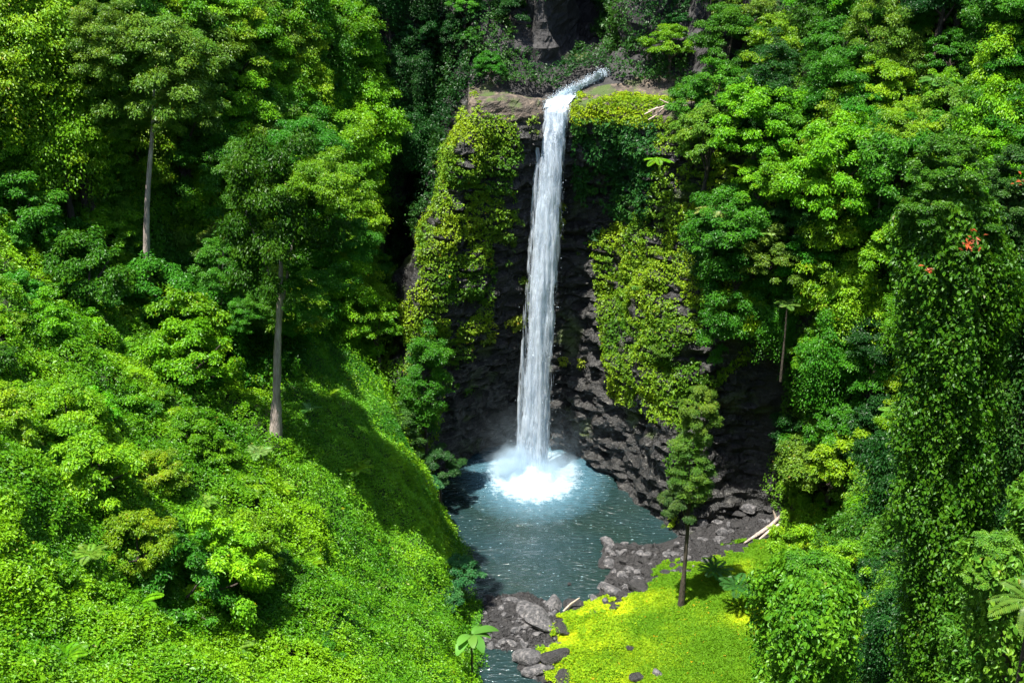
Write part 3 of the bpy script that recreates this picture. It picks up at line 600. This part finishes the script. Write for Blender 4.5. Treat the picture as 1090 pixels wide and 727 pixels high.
def fern(name, u, v, Y, L, n, color, label, seed, trunk=True, cat='fern', el=.55, wl=.28):
    r = np.random.default_rng(seed); C = at(u, v, Y); g = down(C); g = C - np.array((0, 0, 3)) if g is None else g
    if C[2] - g[2] > 14: g = C - np.array((0, 0, 9.))
    e = empty(name, g); 
    for k in range(n):
        b = Buf(); frond(b, C - g, 2 * pi * k / n + r.uniform(-.15, .15), el + r.uniform(-.15, .15), L * r.uniform(.85, 1.1), 26, L * wl, r)
        link('frond', b.mesh('frond'), LEAF, e, color=jitc(color, r))
    if trunk: b = Buf(); b.add(*tube([(0, 0, -.3), (C - g) * .5 + .05, C - g], [.16, .12, .1], seed=seed)); link('trunk', b.mesh('trunk', True), DBARK, e)
    tag(e, label, cat)
def auto_fern(u, v, off, *a, **k):
    h = hit(u, v); fern('tree_fern', u, v, h[0][1] - off, *a, **k)
auto_fern(762, 222, 6, 2.6, 10, (.2, .28, .06), 'pale flat topped fern tree in front of the right hillside, below the ledge', 501, el=.2)
auto_fern(1000, 85, 7, 2.5, 9, (.07, .2, .03), 'tree fern spreading near the top right', 502, el=.35)
auto_fern(955, 440, 6, 2.3, 9, (.1, .25, .03), 'feathery fern beside the left edge of the vine column', 503)
auto_fern(838, 325, 5, 1.8, 8, (.1, .22, .03), 'tree fern in the middle of the right hillside', 504)
auto_fern(275, 482, 2, 1.7, 8, (.14, .26, .06), 'pale fern on the left slope just below the thick bare trunk', 505, trunk=False)
auto_fern(95, 590, 2, 1.4, 8, (.12, .25, .02), 'yellowish fern low on the left hillside', 506, trunk=False)
auto_fern(215, 535, 2, 1.4, 8, (.12, .25, .03), 'light green fern in the middle of the left hillside', 507, trunk=False)
auto_fern(760, 607, 3, 2.3, 9, (.035, .12, .02), 'dark fern at the edge of the grassy bank', 508, trunk=False)
auto_fern(785, 625, 5, 2.5, 10, (.03, .11, .02), 'larger dark fern right of the fern on the grassy bank edge', 509, trunk=False)
auto_fern(940, 180, 6, 2.2, 8, (.1, .22, .03), 'pale green tree fern left of the column top', 511)
frn = np.random.default_rng(9)
for i, (u_, v_) in enumerate([(60, 300), (130, 400), (40, 520), (150, 640), (330, 600), (400, 620), (445, 560), (380, 500), (250, 690), (70, 700), (350, 420), (820, 250), (880, 350), (900, 240), (1050, 130), (930, 60), (820, 130), (870, 470), (890, 540), (930, 640), (1070, 290), (700, 170), (790, 180), (200, 420), (20, 420), (300, 520)]):
    h = hit(u_, v_); C = h[0] + norm(CAM - h[0]) * (1.6 if u_ < 500 else 3.5); tn = ['bright green', 'yellow green', 'pale green'][i % 3]; nb = [x.name for x in COL.objects]
    fern('fern_plant', *[float(q[0]) for q in proj(C)], C[1], frn.uniform(1.3, 2.1), 8, TONE[tn], '', 700 + i, trunk=False, el=frn.uniform(.3, .7)); o = [x for x in COL.objects if x.name.startswith('fern_plant') and x.name not in nb][0]
    tag(o, None, 'fern', 'ferns scattered over both hillsides'); auto_label(o, u_, v_, 'fern', tn)
fern('tree_fern', 1100, 640, 36, 1.7, 9, (.08, .17, .02), 'large fern reaching in from the right edge near the bottom', 510, wl=.2, el=.3)
def broadplant(name, u, v, Y, L, n, color, label, seed, el=.6, w=.3, base=None, trunk=True):
    r = np.random.default_rng(seed); C = at(u, v, Y); g = down(C) if base is None else base; g = C - np.array((0, 0, 2.)) if g is None or C[2] - g[2] > 12 else g
    e = empty(name, g)
    for k in range(n):
        az = (2 * pi * k / n if el > 1 else -2.4 + 3.6 * k / n) + r.uniform(-.4, .4); d = np.array((cos(az), sin(az), 0)); Sd = np.array((-sin(az), cos(az), 0)); m = 9; s = np.linspace(0, 1, m); a = el + r.uniform(-.2, .2) - 1.1 * s
        ll = L * r.uniform(.55, 1.2); x = np.cumsum(np.cos(a)) * ll / m; z = np.cumsum(np.sin(a)) * ll / m; P = (C - g) + d * x[:, None] + np.array((0, 0, 1)) * z[:, None]; wd = ll * w * np.sin(np.clip(s * .9 + .06, 0, 1) * pi) ** .7 / 2 * 1.3
        V = np.stack([P + Sd * wd[:, None] + np.array((0, 0, .12)) * wd[:, None], P, P - Sd * wd[:, None] + np.array((0, 0, .12)) * wd[:, None]], 1).reshape(-1, 3)
        Q = [(i * 3 + j, i * 3 + j + 1, i * 3 + j + 4, i * 3 + j + 3) for i in range(m - 1) for j in (0, 1)]
        link('leaf', mesh_np('leaf', V, Q, np.full(len(Q), r.uniform(.4, .65)), True), LEAF, e, color=jitc(color, r))
    if trunk: b = Buf(); b.add(*tube([(0, 0, -.3), (C - g) * .5, C - g], [.14, .1, .07], seed=seed)); link('stem', b.mesh('stem', True), DBARK, e)
    tag(e, label, 'plant')
broadplant('broad_leaf_plant', 502, 676, 100, 2.9, 9, (.085, .22, .03), 'plant with a few huge pale leaves hanging over the stream at the bottom', 601, el=.45, w=.3)
for i, (u_, v_, lab) in enumerate([(800, 62, 'banana like plant at the rim above the right hillside'), (848, 272, 'upright broad leaved plant in the shade of the right hillside'), (330, 440, 'broad leaved plant on the slope right of the thick bare trunk'), (440, 462, 'broad leaved plant on the slope edge left of the splash'), (225, 575, 'spiky broad leaved plant on the left hillside above the bottom shrubs')]):
    h = hit(u_, v_)[0]; broadplant('broad_leaf_plant', u_, v_, h[1] - 2.5, 2.0, 8, (.07, .2, .04), lab, 610 + i, el=1.15, w=.22, trunk=False)

# ------------------------------------------------------------------ water
def water_mat():
    m, t, out = newmat('pool_water'); g = N_(t, 'ShaderNodeNewGeometry')
    p = N_(t, 'ShaderNodeBsdfPrincipled'); p.inputs['Roughness'].default_value = .09; p.inputs['IOR'].default_value = 1.33; p.inputs['Specular IOR Level'].default_value = .8
    n = N_(t, 'ShaderNodeTexNoise'); n.inputs['Scale'].default_value = .12; n.inputs['Detail'].default_value = 3; t.links.new(g.outputs['Position'], n.inputs['Vector'])
    r = N_(t, 'ShaderNodeValToRGB'); r.color_ramp.elements[0].position = .35; r.color_ramp.elements[0].color = (.010, .024, .020, 1); r.color_ramp.elements[1].position = .7; r.color_ramp.elements[1].color = (.012, .03, .034, 1)
    t.links.new(n.outputs[0], r.inputs[0])
    # aerated water and foam near the plunge point, broken up by noise
    c = on_z(568, 505); sx = N_(t, 'ShaderNodeVectorMath', operation='SUBTRACT'); sx.inputs[1].default_value = tuple(c); t.links.new(g.outputs['Position'], sx.inputs[0])
    sc = N_(t, 'ShaderNodeVectorMath', operation='MULTIPLY'); sc.inputs[1].default_value = (1, .8, 0); t.links.new(sx.outputs[0], sc.inputs[0])
    ln = N_(t, 'ShaderNodeVectorMath', operation='LENGTH'); t.links.new(sc.outputs[0], ln.inputs[0])
    fn = N_(t, 'ShaderNodeTexNoise'); fn.inputs['Scale'].default_value = 1.0; fn.inputs['Detail'].default_value = 8; fn.inputs['Roughness'].default_value = .7; t.links.new(g.outputs['Position'], fn.inputs['Vector'])
    ad = N_(t, 'ShaderNodeMath', operation='MULTIPLY_ADD'); ad.inputs[1].default_value = -5.5; t.links.new(fn.outputs[0], ad.inputs[0]); t.links.new(ln.outputs['Value'], ad.inputs[2])
    fr = N_(t, 'ShaderNodeMapRange'); fr.inputs[1].default_value = 3.9; fr.inputs[2].default_value = 1.0; t.links.new(ad.outputs[0], fr.inputs[0])
    ar = N_(t, 'ShaderNodeMapRange'); ar.inputs[1].default_value = 8.5; ar.inputs[2].default_value = 1; ar.inputs[4].default_value = .75; t.links.new(ad.outputs[0], ar.inputs[0])
    m1 = N_(t, 'ShaderNodeMix', data_type='RGBA'); m1.inputs[7].default_value = (.10, .22, .30, 1); t.links.new(ar.outputs[0], m1.inputs[0]); t.links.new(r.outputs[0], m1.inputs[6])
    m2 = N_(t, 'ShaderNodeMix', data_type='RGBA'); m2.inputs[7].default_value = (.5, .62, .7, 1); t.links.new(fr.outputs[0], m2.inputs[0]); t.links.new(m1.outputs[2], m2.inputs[6])
    # little whitecaps further out
    wn = N_(t, 'ShaderNodeTexNoise'); wn.inputs['Scale'].default_value = 3.2; wn.inputs['Detail'].default_value = 4; mp = N_(t, 'ShaderNodeMapping'); mp.inputs['Scale'].default_value = (.55, 1.3, 1); t.links.new(g.outputs['Position'], mp.inputs[0]); t.links.new(mp.outputs[0], wn.inputs['Vector'])
    wr = N_(t, 'ShaderNodeMapRange'); wr.inputs[1].default_value = .66; wr.inputs[2].default_value = .74; wr.inputs[4].default_value = .6; t.links.new(wn.outputs[0], wr.inputs[0])
    m3 = N_(t, 'ShaderNodeMix', data_type='RGBA'); m3.inputs[7].default_value = (.5, .68, .75, 1); t.links.new(wr.outputs[0], m3.inputs[0]); t.links.new(m2.outputs[2], m3.inputs[6]); t.links.new(m3.outputs[2], p.inputs['Base Color'])
    rr = N_(t, 'ShaderNodeMapRange'); rr.inputs[3].default_value = .09; rr.inputs[4].default_value = .8; t.links.new(fr.outputs[0], rr.inputs[0]); t.links.new(rr.outputs[0], p.inputs['Roughness'])
    b1 = N_(t, 'ShaderNodeBump'); b1.inputs['Strength'].default_value = .8; b1.inputs['Distance'].default_value = .55
    w1 = N_(t, 'ShaderNodeTexNoise'); w1.inputs['Scale'].default_value = 1.5; w1.inputs['Detail'].default_value = 5; t.links.new(mp.outputs[0], w1.inputs['Vector']); t.links.new(w1.outputs[0], b1.inputs['Height'])
    t.links.new(b1.outputs[0], p.inputs['Normal']); t.links.new(p.outputs[0], out.inputs[0]); return m
xs = np.arange(-30, 46, .5); ys = np.arange(60, 185, .5); X, Y = np.meshgrid(xs, ys)
c = on_z(568, 505); dd = np.hypot(X - c[0], (Y - c[1])); P = np.stack([X, Y, 0 * X], -1)
Z = .12 * (fbm(P / 1.3, 3, 71) - .5) + .10 * np.sin(dd * 1.9 + 3 * fbm(P / 5, 2, 72)) * np.exp(-dd / 12)
V = np.stack([X, Y, Z], -1).reshape(-1, 3); nx = len(xs); I = (np.arange(len(ys) - 1)[:, None] * nx + np.arange(nx - 1)).ravel()
water = link('water', mesh_np('water', V, np.stack([I, I + 1, I + nx + 1, I + nx], 1), smooth=True), water_mat()); tag(water, kind='structure')

def fall_mat(name, lo, hi, sx=2.6, sz=.16, tint=(.82, .91, 1.0)):
    m, t, out = newmat(name); g = N_(t, 'ShaderNodeNewGeometry'); mp = N_(t, 'ShaderNodeMapping'); mp.inputs['Scale'].default_value = (sx, sx, sz); t.links.new(g.outputs['Position'], mp.inputs[0])
    n = N_(t, 'ShaderNodeTexNoise'); n.inputs['Scale'].default_value = 1; n.inputs['Detail'].default_value = 7; n.inputs['Roughness'].default_value = .68; n.inputs['Distortion'].default_value = .4; t.links.new(mp.outputs[0], n.inputs['Vector'])
    ed = N_(t, 'ShaderNodeAttribute', attribute_name='edge')
    a = N_(t, 'ShaderNodeMath', operation='SUBTRACT'); t.links.new(n.outputs[0], a.inputs[0]); t.links.new(ed.outputs['Fac'], a.inputs[1])
    mr = N_(t, 'ShaderNodeMapRange'); mr.inputs[1].default_value = lo; mr.inputs[2].default_value = hi; t.links.new(a.outputs[0], mr.inputs[0])
    d = N_(t, 'ShaderNodeBsdfPrincipled'); d.inputs['Base Color'].default_value = (*tint, 1); d.inputs['Roughness'].default_value = .5
    tr = N_(t, 'ShaderNodeBsdfTranslucent'); tr.inputs[0].default_value = (*tint, 1); m0 = N_(t, 'ShaderNodeMixShader'); m0.inputs[0].default_value = .5; t.links.new(d.outputs[0], m0.inputs[1]); t.links.new(tr.outputs[0], m0.inputs[2])
    b = N_(t, 'ShaderNodeBump'); b.inputs['Strength'].default_value = 1; b.inputs['Distance'].default_value = .6; t.links.new(n.outputs[0], b.inputs['Height']); t.links.new(b.outputs[0], d.inputs['Normal'])
    tp = N_(t, 'ShaderNodeBsdfTransparent'); ms = N_(t, 'ShaderNodeMixShader'); t.links.new(mr.outputs[0], ms.inputs[0]); t.links.new(tp.outputs[0], ms.inputs[1]); t.links.new(m0.outputs[0], ms.inputs[2]); t.links.new(ms.outputs[0], out.inputs[0]); return m
FALL = fall_mat('falling_water', -.02, .16); VEIL = fall_mat('falling_water_veil', .36, .56)
FV = np.array([(594, 110, 152.4, 13), (592, 118, 151.6, 13), (589, 150, 150.9, 12.5), (585, 200, 150.4, 13.5), (582, 250, 150, 14), (578, 310, 149.6, 14.5), (575, 360, 149.4, 15), (571, 420, 149.2, 16), (568, 470, 149.1, 18), (567, 506, 149, 20)])
root = empty('waterfall', on_z(567, 505)); tag(root, 'tall narrow white waterfall dropping from the rock lip into the pool', 'waterfall')
def fallsheet(dw, dy, n, mat, name, seed, us=0, v0=None):
    k = len(FV); t = np.linspace(0, k - 1, 200); D = np.stack([np.interp(t, range(k), FV[:, i]) for i in range(4)], 1); m = n; rows = []
    edge = []
    for u_, v_, Y_, w_ in D:
        c0 = at(u_ + us, v_, Y_); hw = w_ * dw * .97 * Y_ / F
        s = np.linspace(-1, 1, m); x = c0[0] + s * hw; y = c0[1] + dy - (1 - s * s) * .5
        rows.append(np.stack([x, y, 0 * x + c0[2]], 1)); edge.append(np.abs(s) ** 4 * .28)
    G_ = np.array(rows); st = np.stack([G_[..., 0] * 1.6, G_[..., 2] * .12, 0 * G_[..., 0] + seed], -1); G_[..., 1] += (fbm(st, 4, seed) - .5) * 1.5
    G_[..., 0] += (fbm(np.stack([G_[..., 2] * .35, 0 * G_[..., 0] + seed, G_[..., 0] * .4], -1), 3, seed) - .5) * .7
    V = G_.reshape(-1, 3) - np.array(root.location); I = (np.arange(199)[:, None] * m + np.arange(m - 1)).ravel()
    me = mesh_np(name, V, np.stack([I, I + 1, I + m + 1, I + m], 1), smooth=True); a = me.attributes.new('edge', 'FLOAT', 'POINT'); a.data.foreach_set('value', np.array(edge, np.float32).ravel())
    return link(name, me, mat, root)
fallsheet(.95, .35, 22, FALL, 'water_curtain', 1); fallsheet(.85, -.25, 20, FALL, 'water_curtain', 2); fallsheet(.95, -.7, 22, VEIL, 'water_veil', 3); fallsheet(1.35, .1, 24, VEIL, 'water_veil', 4)
# side trickle
fallsheet(.3, .7, 8, VEIL, 'water_trickle', 5, us=-16)
# droplets : loose bits thrown off the falls
r = np.random.default_rng(77); n = 7000; t = r.random(n) ** .7 * (len(FV) - 1); D = np.stack([np.interp(t, range(len(FV)), FV[:, i]) for i in range(4)], 1)
P = np.array([at(a, b, c) for a, b, c, _ in D]); P[:, 0] += r.normal(0, .5, n) * D[:, 3] * D[:, 2] / F; P[:, 1] += r.normal(-.3, .6, n)
sz = r.uniform(.025, .07, n); V, Q, T = leaves(P - np.array(root.location), r.normal(0, 1, (n, 3)), np.array((0, 0, 1.)) + r.normal(0, .3, (n, 3)), sz * 2.6, sz, r.random(n))
WHITE, t_, o_ = newmat('white_water'); p = N_(t_, 'ShaderNodeBsdfPrincipled'); p.inputs['Base Color'].default_value = (.52, .62, .7, 1); p.inputs['Roughness'].default_value = .6; p.inputs['Subsurface Weight'].default_value = 0; t_.links.new(p.outputs[0], o_.inputs[0])
link('droplets', mesh_np('droplets', V, Q, T), WHITE, root)
n = 9000; a_ = r.uniform(0, 2 * pi, n); q_ = np.abs(r.normal(0, 3.0, n)); c_ = on_z(566, 508); P = np.stack([c_[0] + np.cos(a_) * q_, c_[1] + np.sin(a_) * q_ * .75, np.abs(r.normal(0, 1, n)) * np.exp(-q_ / 3) * 2.4], 1); sz = r.uniform(.03, .09, n)
V, Q, T = leaves(P - np.array(root.location), r.normal(0, 1, (n, 3)), r.normal(0, 1, (n, 3)), sz * 1.6, sz, r.random(n)); link('splash_drops', mesh_np('splash_drops', V, Q, T), WHITE, root)
# foam mound
def foam(name, ctr, rx, ry, hz, n, seed, parent=None):
    xs = np.linspace(-1, 1, n); X, Y = np.meshgrid(xs, xs); rr = np.hypot(X, Y); P = np.stack([ctr[0] + X * rx, ctr[1] + Y * ry, 0 * X], -1)
    Z = hz * np.clip(1 - rr, 0, 1) ** .7 * (.5 + 1.1 * fbm(P / 1.1, 4, seed)) + .25 * (fbm(P / .5, 3, seed + 1) - .5) - .25 * sstep(.75, 1, rr) - .35 * (fbm(P / 1.3, 2, seed + 5) - .35) * sstep(.4, .9, rr)
    V = np.stack([P[..., 0], P[..., 1], Z], -1).reshape(-1, 3); I = (np.arange(n - 1)[:, None] * n + np.arange(n - 1)).ravel(); Q = np.stack([I, I + 1, I + n + 1, I + n], 1); Q = Q[rr.ravel()[Q].max(1) < 1]
    if parent: V = V - np.array(parent.location)
    return link(name, mesh_np(name, V, Q, smooth=True), WHITE, parent)
foam('foam', on_z(566, 510), 3.6, 2.4, 1.9, 110, 81, root)
# spray volume
def mist(name, ctr, rx, ry, rz, dens, seed):
    me = bpy.data.meshes.new(name); import bmesh; bm = bmesh.new(); bmesh.ops.create_icosphere(bm, subdivisions=4, radius=1)
    for v in bm.verts:
        f = 1 + .5 * (float(fbm(np.array([v.co[:]]) * 1.6 + seed, 3, seed)[0]) - .5) * 2; v.co = (v.co.x * rx * f, v.co.y * ry * f, v.co.z * rz * f)
    bm.to_mesh(me); bm.free(); o = link(name, me, None, root, Vector(ctr) - root.location)
    m, t, out = newmat(name); tc = N_(t, 'ShaderNodeTexCoord'); n = N_(t, 'ShaderNodeTexNoise'); n.inputs['Scale'].default_value = .55; n.inputs['Detail'].default_value = 4
    ln = N_(t, 'ShaderNodeVectorMath', operation='MULTIPLY'); ln.inputs[1].default_value = (1 / rx, 1 / ry, 1 / rz); t.links.new(tc.outputs['Object'], ln.inputs[0]); l2 = N_(t, 'ShaderNodeVectorMath', operation='LENGTH'); t.links.new(ln.outputs[0], l2.inputs[0])
    t.links.new(tc.outputs['Object'], n.inputs['Vector']); fo = N_(t, 'ShaderNodeMapRange'); fo.inputs[1].default_value = 1.; fo.inputs[2].default_value = .2; t.links.new(l2.outputs['Value'], fo.inputs[0])
    nm = N_(t, 'ShaderNodeMapRange'); nm.inputs[1].default_value = .35; nm.inputs[2].default_value = .65; t.links.new(n.outputs[0], nm.inputs[0])
    a = N_(t, 'ShaderNodeMath', operation='MULTIPLY'); t.links.new(fo.outputs[0], a.inputs[0]); t.links.new(nm.outputs[0], a.inputs[1]); b = N_(t, 'ShaderNodeMath', operation='MULTIPLY'); b.inputs[1].default_value = dens; t.links.new(a.outputs[0], b.inputs[0])
    p = N_(t, 'ShaderNodeVolumePrincipled'); p.inputs['Color'].default_value = (.72, .88, 1, 1); p.inputs['Anisotropy'].default_value = .2; t.links.new(b.outputs[0], p.inputs['Density']); t.links.new(p.outputs[0], out.inputs['Volume']); me.materials.append(m); return o
mist('spray', on_z(566, 508) + np.array((0, 0, 1.6)), 7.4, 4.6, 2.8, .75, 3)
mist('spray', on_z(546, 505) + np.array((0, -1.2, 2.4)), 3.0, 2.2, 3.6, 1.5, 5)
mist('spray', on_z(566, 505) + np.array((0, 0, 4)), 9, 5, 7.5, .04, 7)
S.cycles.volume_step_rate = 2.5

# river above the lip
r2 = empty('upper_river', at(610, 98, 156)); tag(r2, 'white rapids sliding down to the waterfall lip', 'rapids')
pts = [(592, 113, 152.2, 13), (596, 107, 153.2, 15), (603, 103, 155, 12), (611, 98, 158, 12), (620, 93, 161, 13), (629, 89, 164, 11), (638, 84, 167, 8), (644, 81, 167, 4)]
pts = [(a, b, (hit(a, b)[0][1] - .3) if a > 600 else c, d) for a, b, c, d in pts]
D = np.array(pts, float); t = np.linspace(0, len(D) - 1, 60); Di = np.stack([np.interp(t, range(len(D)), D[:, i]) for i in range(4)], 1); rows = []
for u_, v_, Y_, w_ in Di:
    c0 = at(u_, v_, Y_); s = np.linspace(-1, 1, 14); rows.append(np.stack([c0[0] + s * w_ * Y_ / F, c0[1] + s * 1.0, 0 * s + c0[2]], 1))
G_ = np.array(rows); q0 = fbm(G_ / .8, 3, 5); G_[..., 2] += 1.3 * (q0 - .4) * np.linspace(.3, 1, 60)[:, None] + .3 * np.linspace(0, 1, 60)[:, None]; G_[..., 0] += 1.1 * (fbm(G_ / 1.3, 2, 6) - .5) * np.linspace(0, 1, 60)[:, None]; G_[..., 1] -= .8 * (q0 - .4); V = G_.reshape(-1, 3); I = (np.arange(59)[:, None] * 14 + np.arange(13)).ravel()
q_ = V[np.random.default_rng(3).integers(0, len(V), 5000)] + np.random.default_rng(4).normal(0, .28, (5000, 3)) + np.array((0, -.2, .2)); rr_ = np.random.default_rng(5)
V2, Q2, T2 = leaves(q_ - np.array(r2.location), rr_.normal(0, 1, (5000, 3)), rr_.normal(0, 1, (5000, 3)), rr_.uniform(.05, .15, 5000), .06, rr_.random(5000)); link('droplets', mesh_np('droplets', V2, Q2, T2), WHITE, r2)
link('rapids', mesh_np('rapids', V - np.array(r2.location), np.stack([I, I + 1, I + 15, I + 14], 1), smooth=True), WHITE, r2)

# ------------------------------------------------------------------ boulders
def rock_mesh(seed, sub=3, flat=.65):
    import bmesh; bm = bmesh.new(); bmesh.ops.create_icosphere(bm, subdivisions=sub, radius=1); r = np.random.default_rng(seed)
    P = np.array([v.co[:] for v in bm.verts]); pl = norm(r.normal(0, 1, (14, 3))); h = r.uniform(.5, .9, 14)
    for q, hh in zip(pl, h):
        d = P @ q; P = P - np.maximum(d - hh, 0)[:, None] * q * .92
    P = P * (1 + .16 * (fbm(P * 2.2 + seed, 3, seed) - .5)[:, None] * 2) * np.array((1.15, .9, flat))
    for v, p in zip(bm.verts, P): v.co = p
    me = bpy.data.meshes.new('boulder'); bm.to_mesh(me); bm.free(); return me
RK = [rock_mesh(i) for i in range(8)]; RKD = [rock_mesh(i + 20) for i in range(6)]
for m_ in RK: m_.materials.append(BOULDER)
for m_ in RKD: m_.materials.append(WETROCK)
def boulder(u, v, s, dark, lab=None, z=0., grp='boulders of the rubble bank beside the pool', seed=0, name='boulder'):
    r = np.random.default_rng(seed); h = hit(u, v); p = h[0] if h is not None and h[0][2] > 0 else on_z(u, v)
    o = link(name, (RKD if dark else RK)[seed % (6 if dark else 8)], None, loc=p + np.array((0, 0, .1 * s + z))); o.scale = (s * r.uniform(.85, 1.3), s * r.uniform(.8, 1.1), s * r.uniform(.7, 1.1)); o.rotation_euler = (r.uniform(-.3, .3), r.uniform(-.3, .3), r.uniform(0, 6.28))
    tag(o, lab, 'boulder', grp); return o
big = [(572, 658, 2.3, 0, 'largest smooth grey boulder on the gravel bar'), (560, 648, 1.5, 0, 'pale boulder behind the largest boulder on the gravel bar'), (590, 645, 1.5, 0, 'boulder at the pool edge right of the largest boulder'),
       (598, 672, 1.3, 1, 'dark boulder between the gravel bar and the grass'), (610, 645, 1.3, 1, 'boulder lying at the waterline left of the grassy bank'), (648, 580, 1.0, 0, 'pale boulder at the tip of the rubble bank in the pool'),
       (643, 600, 1.1, 1, 'boulder splashed by white water at the rubble bank'), (672, 585, 1.1, 1, 'dark boulder on the far waterline of the rubble bank'), (690, 583, .9, 1, 'dark boulder on the far waterline near the slim tree'), (683, 628, 1.4, 1, 'big dark boulder at the upper edge of the grass'),
       (655, 648, .8, 1, 'dark boulder half sunk in the grass edge'), (671, 690, .65, 1, 'small boulder alone in the yellow grass'), (632, 654, .6, 1, 'flat boulder in the grass left of the sunk one'), (560, 702, 1.5, 0, 'long pale boulder edging the stream at the bottom'), (575, 714, 1.5, 0, 'grey boulder at the stream edge below the long pale one'), (590, 700, 1.6, 1, 'mossy boulder above the stream edge'),
       (680, 722, 1.0, 1, 'dark boulder at the bottom of the grassy bank'), (700, 718, .7, 0, 'paler boulder beside the dark one at the bottom of the bank'), (600, 722, 1.2, 1, 'dark boulder at the bottom edge by the stream'), (606, 622, .4, 1, 'small rock breaking the pool surface'), (520, 637, .7, 1, 'dark boulder at the left end of the gravel bar'), (545, 640, .7, 0, 'grey boulder at the pool edge of the gravel bar')]
for i, (u_, v_, s_, dk, lab) in enumerate(big): boulder(u_, v_, s_, dk, lab, seed=i, grp=None)
r = np.random.default_rng(5); RUB = [(648, 578), (700, 580), (780, 572), (790, 582), (757, 600), (725, 610), (692, 612), (668, 636), (640, 645), (600, 652), (630, 640), (652, 604), (640, 592)]
BAR = [(512, 638), (560, 630), (590, 645), (592, 680), (560, 690), (512, 690)]; STR = [(552, 698), (600, 684), (612, 727), (580, 735), (548, 712)]
HOL = [(722, 575), (735, 560), (770, 538), (835, 532), (820, 560), (760, 590), (735, 590)]
for pg, n, a, b, lab, grp in ((HOL, 36, .3, 1.1, 'dark mossy stone at the foot of the dark hollow behind the slim tree', 'stones at the foot of the hollow'), (RUB, 126, .28, 1.0, 'rough dark grey stone in the rubble bank between pool and grass', 'stones of the rubble bank'), (BAR, 92, .2, .62, 'small pale grey stone on the gravel bar between pool and stream', 'stones of the gravel bar'), (STR, 20, .3, .7, 'brown grey stone at the stream edge below the grass', 'stones along the stream edge')):
    pa = np.array(pg); k = 0
    while k < n:
        u_, v_ = r.uniform(pa[:, 0].min(), pa[:, 0].max()), r.uniform(pa[:, 1].min(), pa[:, 1].max())
        if not inpoly(pg, np.array([u_]), np.array([v_]))[0]: continue
        s_ = a + (b - a) * r.random() ** 2; boulder(u_, v_, s_, r.random() < .5 if pg is not BAR else r.random() < .15, lab, grp=grp, seed=int(r.integers(1e5)), name='stone'); k += 1
# gravel between stones: one object of tiny rocks
rub = (inpoly(RUB, lu, lv) | inpoly(HOL, lu, lv) | inpoly(BAR, lu, lv) | inpoly(STR, lu, lv)) & (tc_[:, 2] < 6) & (tc_[:, 2] > -.5)
P, N = sample(*TERR, 5000, r, rub * 1.0); ico = np.array([(0, 0, 1), (.9, 0, .2), (0, .9, .2), (-.9, 0, .2), (0, -.9, .2), (0, 0, -.5)]); fq = np.array([(0, 1, 2, 2), (0, 2, 3, 3), (0, 3, 4, 4), (0, 4, 1, 1)])
V = P[:, None] + (ico[None] * (1 + .35 * r.normal(0, 1, (len(P), 6, 3)))) * (r.uniform(.07, .24, len(P)))[:, None, None]; i6 = np.arange(len(P))[:, None, None] * 6
Q3 = (i6 + fq[None, :, :3]).reshape(-1, 3); o = link('gravel', mesh_np('gravel', V.reshape(-1, 3), Q3), WETROCK); tag(o, 'grey and brown gravel between the boulders by the pool', 'gravel', kind='stuff')

# fallen wood
def log(name, pts, rad, mat, lab, seed=0, cat='log'):
    W = np.array([at(*p) for p in pts]); e = empty(name, W[0]); b = Buf(); b.add(*tube(W - W[0], rad, 8, seed=seed)); o = link('trunk', b.mesh('trunk', True), mat, e); tag(e, lab, cat); return e
gY = lambda u, v, d=0: (u, v, hit(u, v)[0][1] - d)
log('fallen_log', [gY(792, 578, .5), gY(806, 569, .5), (820, 560, gY(806, 569)[2] - .2), (832, 548, gY(806, 569)[2] + .5)], [.1, .25, .28, .2], BARK, 'long fallen log slanting up from the dark hollow to the grass', 1)
log('fallen_log', [gY(808, 574, .5), (818, 566, gY(808, 574)[2]), (829, 558, gY(808, 574)[2] + 1)], [.1, .2, .16], WOOD, 'shorter log below the long fallen log', 2)
log('broken_branch', [gY(828, 560, .8), (826, 552, gY(828, 560)[2] - .8), (823, 543, gY(828, 560)[2] - .8)], [.14, .18, .08], WOOD, 'reddish broken branch standing up beside the fallen logs', 3, 'branch')
log('driftwood', [gY(600, 650, .5), (608, 642, gY(600, 650)[2] - .3), (617, 636, gY(600, 650)[2] - .2)], [.12, .12, .06], WOOD, 'bleached stick leaning on the boulders left of the grass', 4, 'stick')
b = Buf(); o0 = at(722, 108, 146.5)
for seg in ([(722, 108), (705, 114), (690, 118)], [(712, 111), (702, 106)], [(708, 113), (700, 122), (690, 128)], [(700, 115), (686, 122)], [(722, 108), (735, 112)]):
    b.add(*tube([at(a_, b_, 146.5 - i * .4) - o0 for i, (a_, b_) in enumerate(seg)], [.14] + [.07] * (len(seg) - 1), 6))
o = link('bare_branch', b.mesh('bare_branch', True), WOOD, loc=o0); tag(o, 'bleached bare branches lying on the right ledge beside the falls', 'branch')
finish_labels()
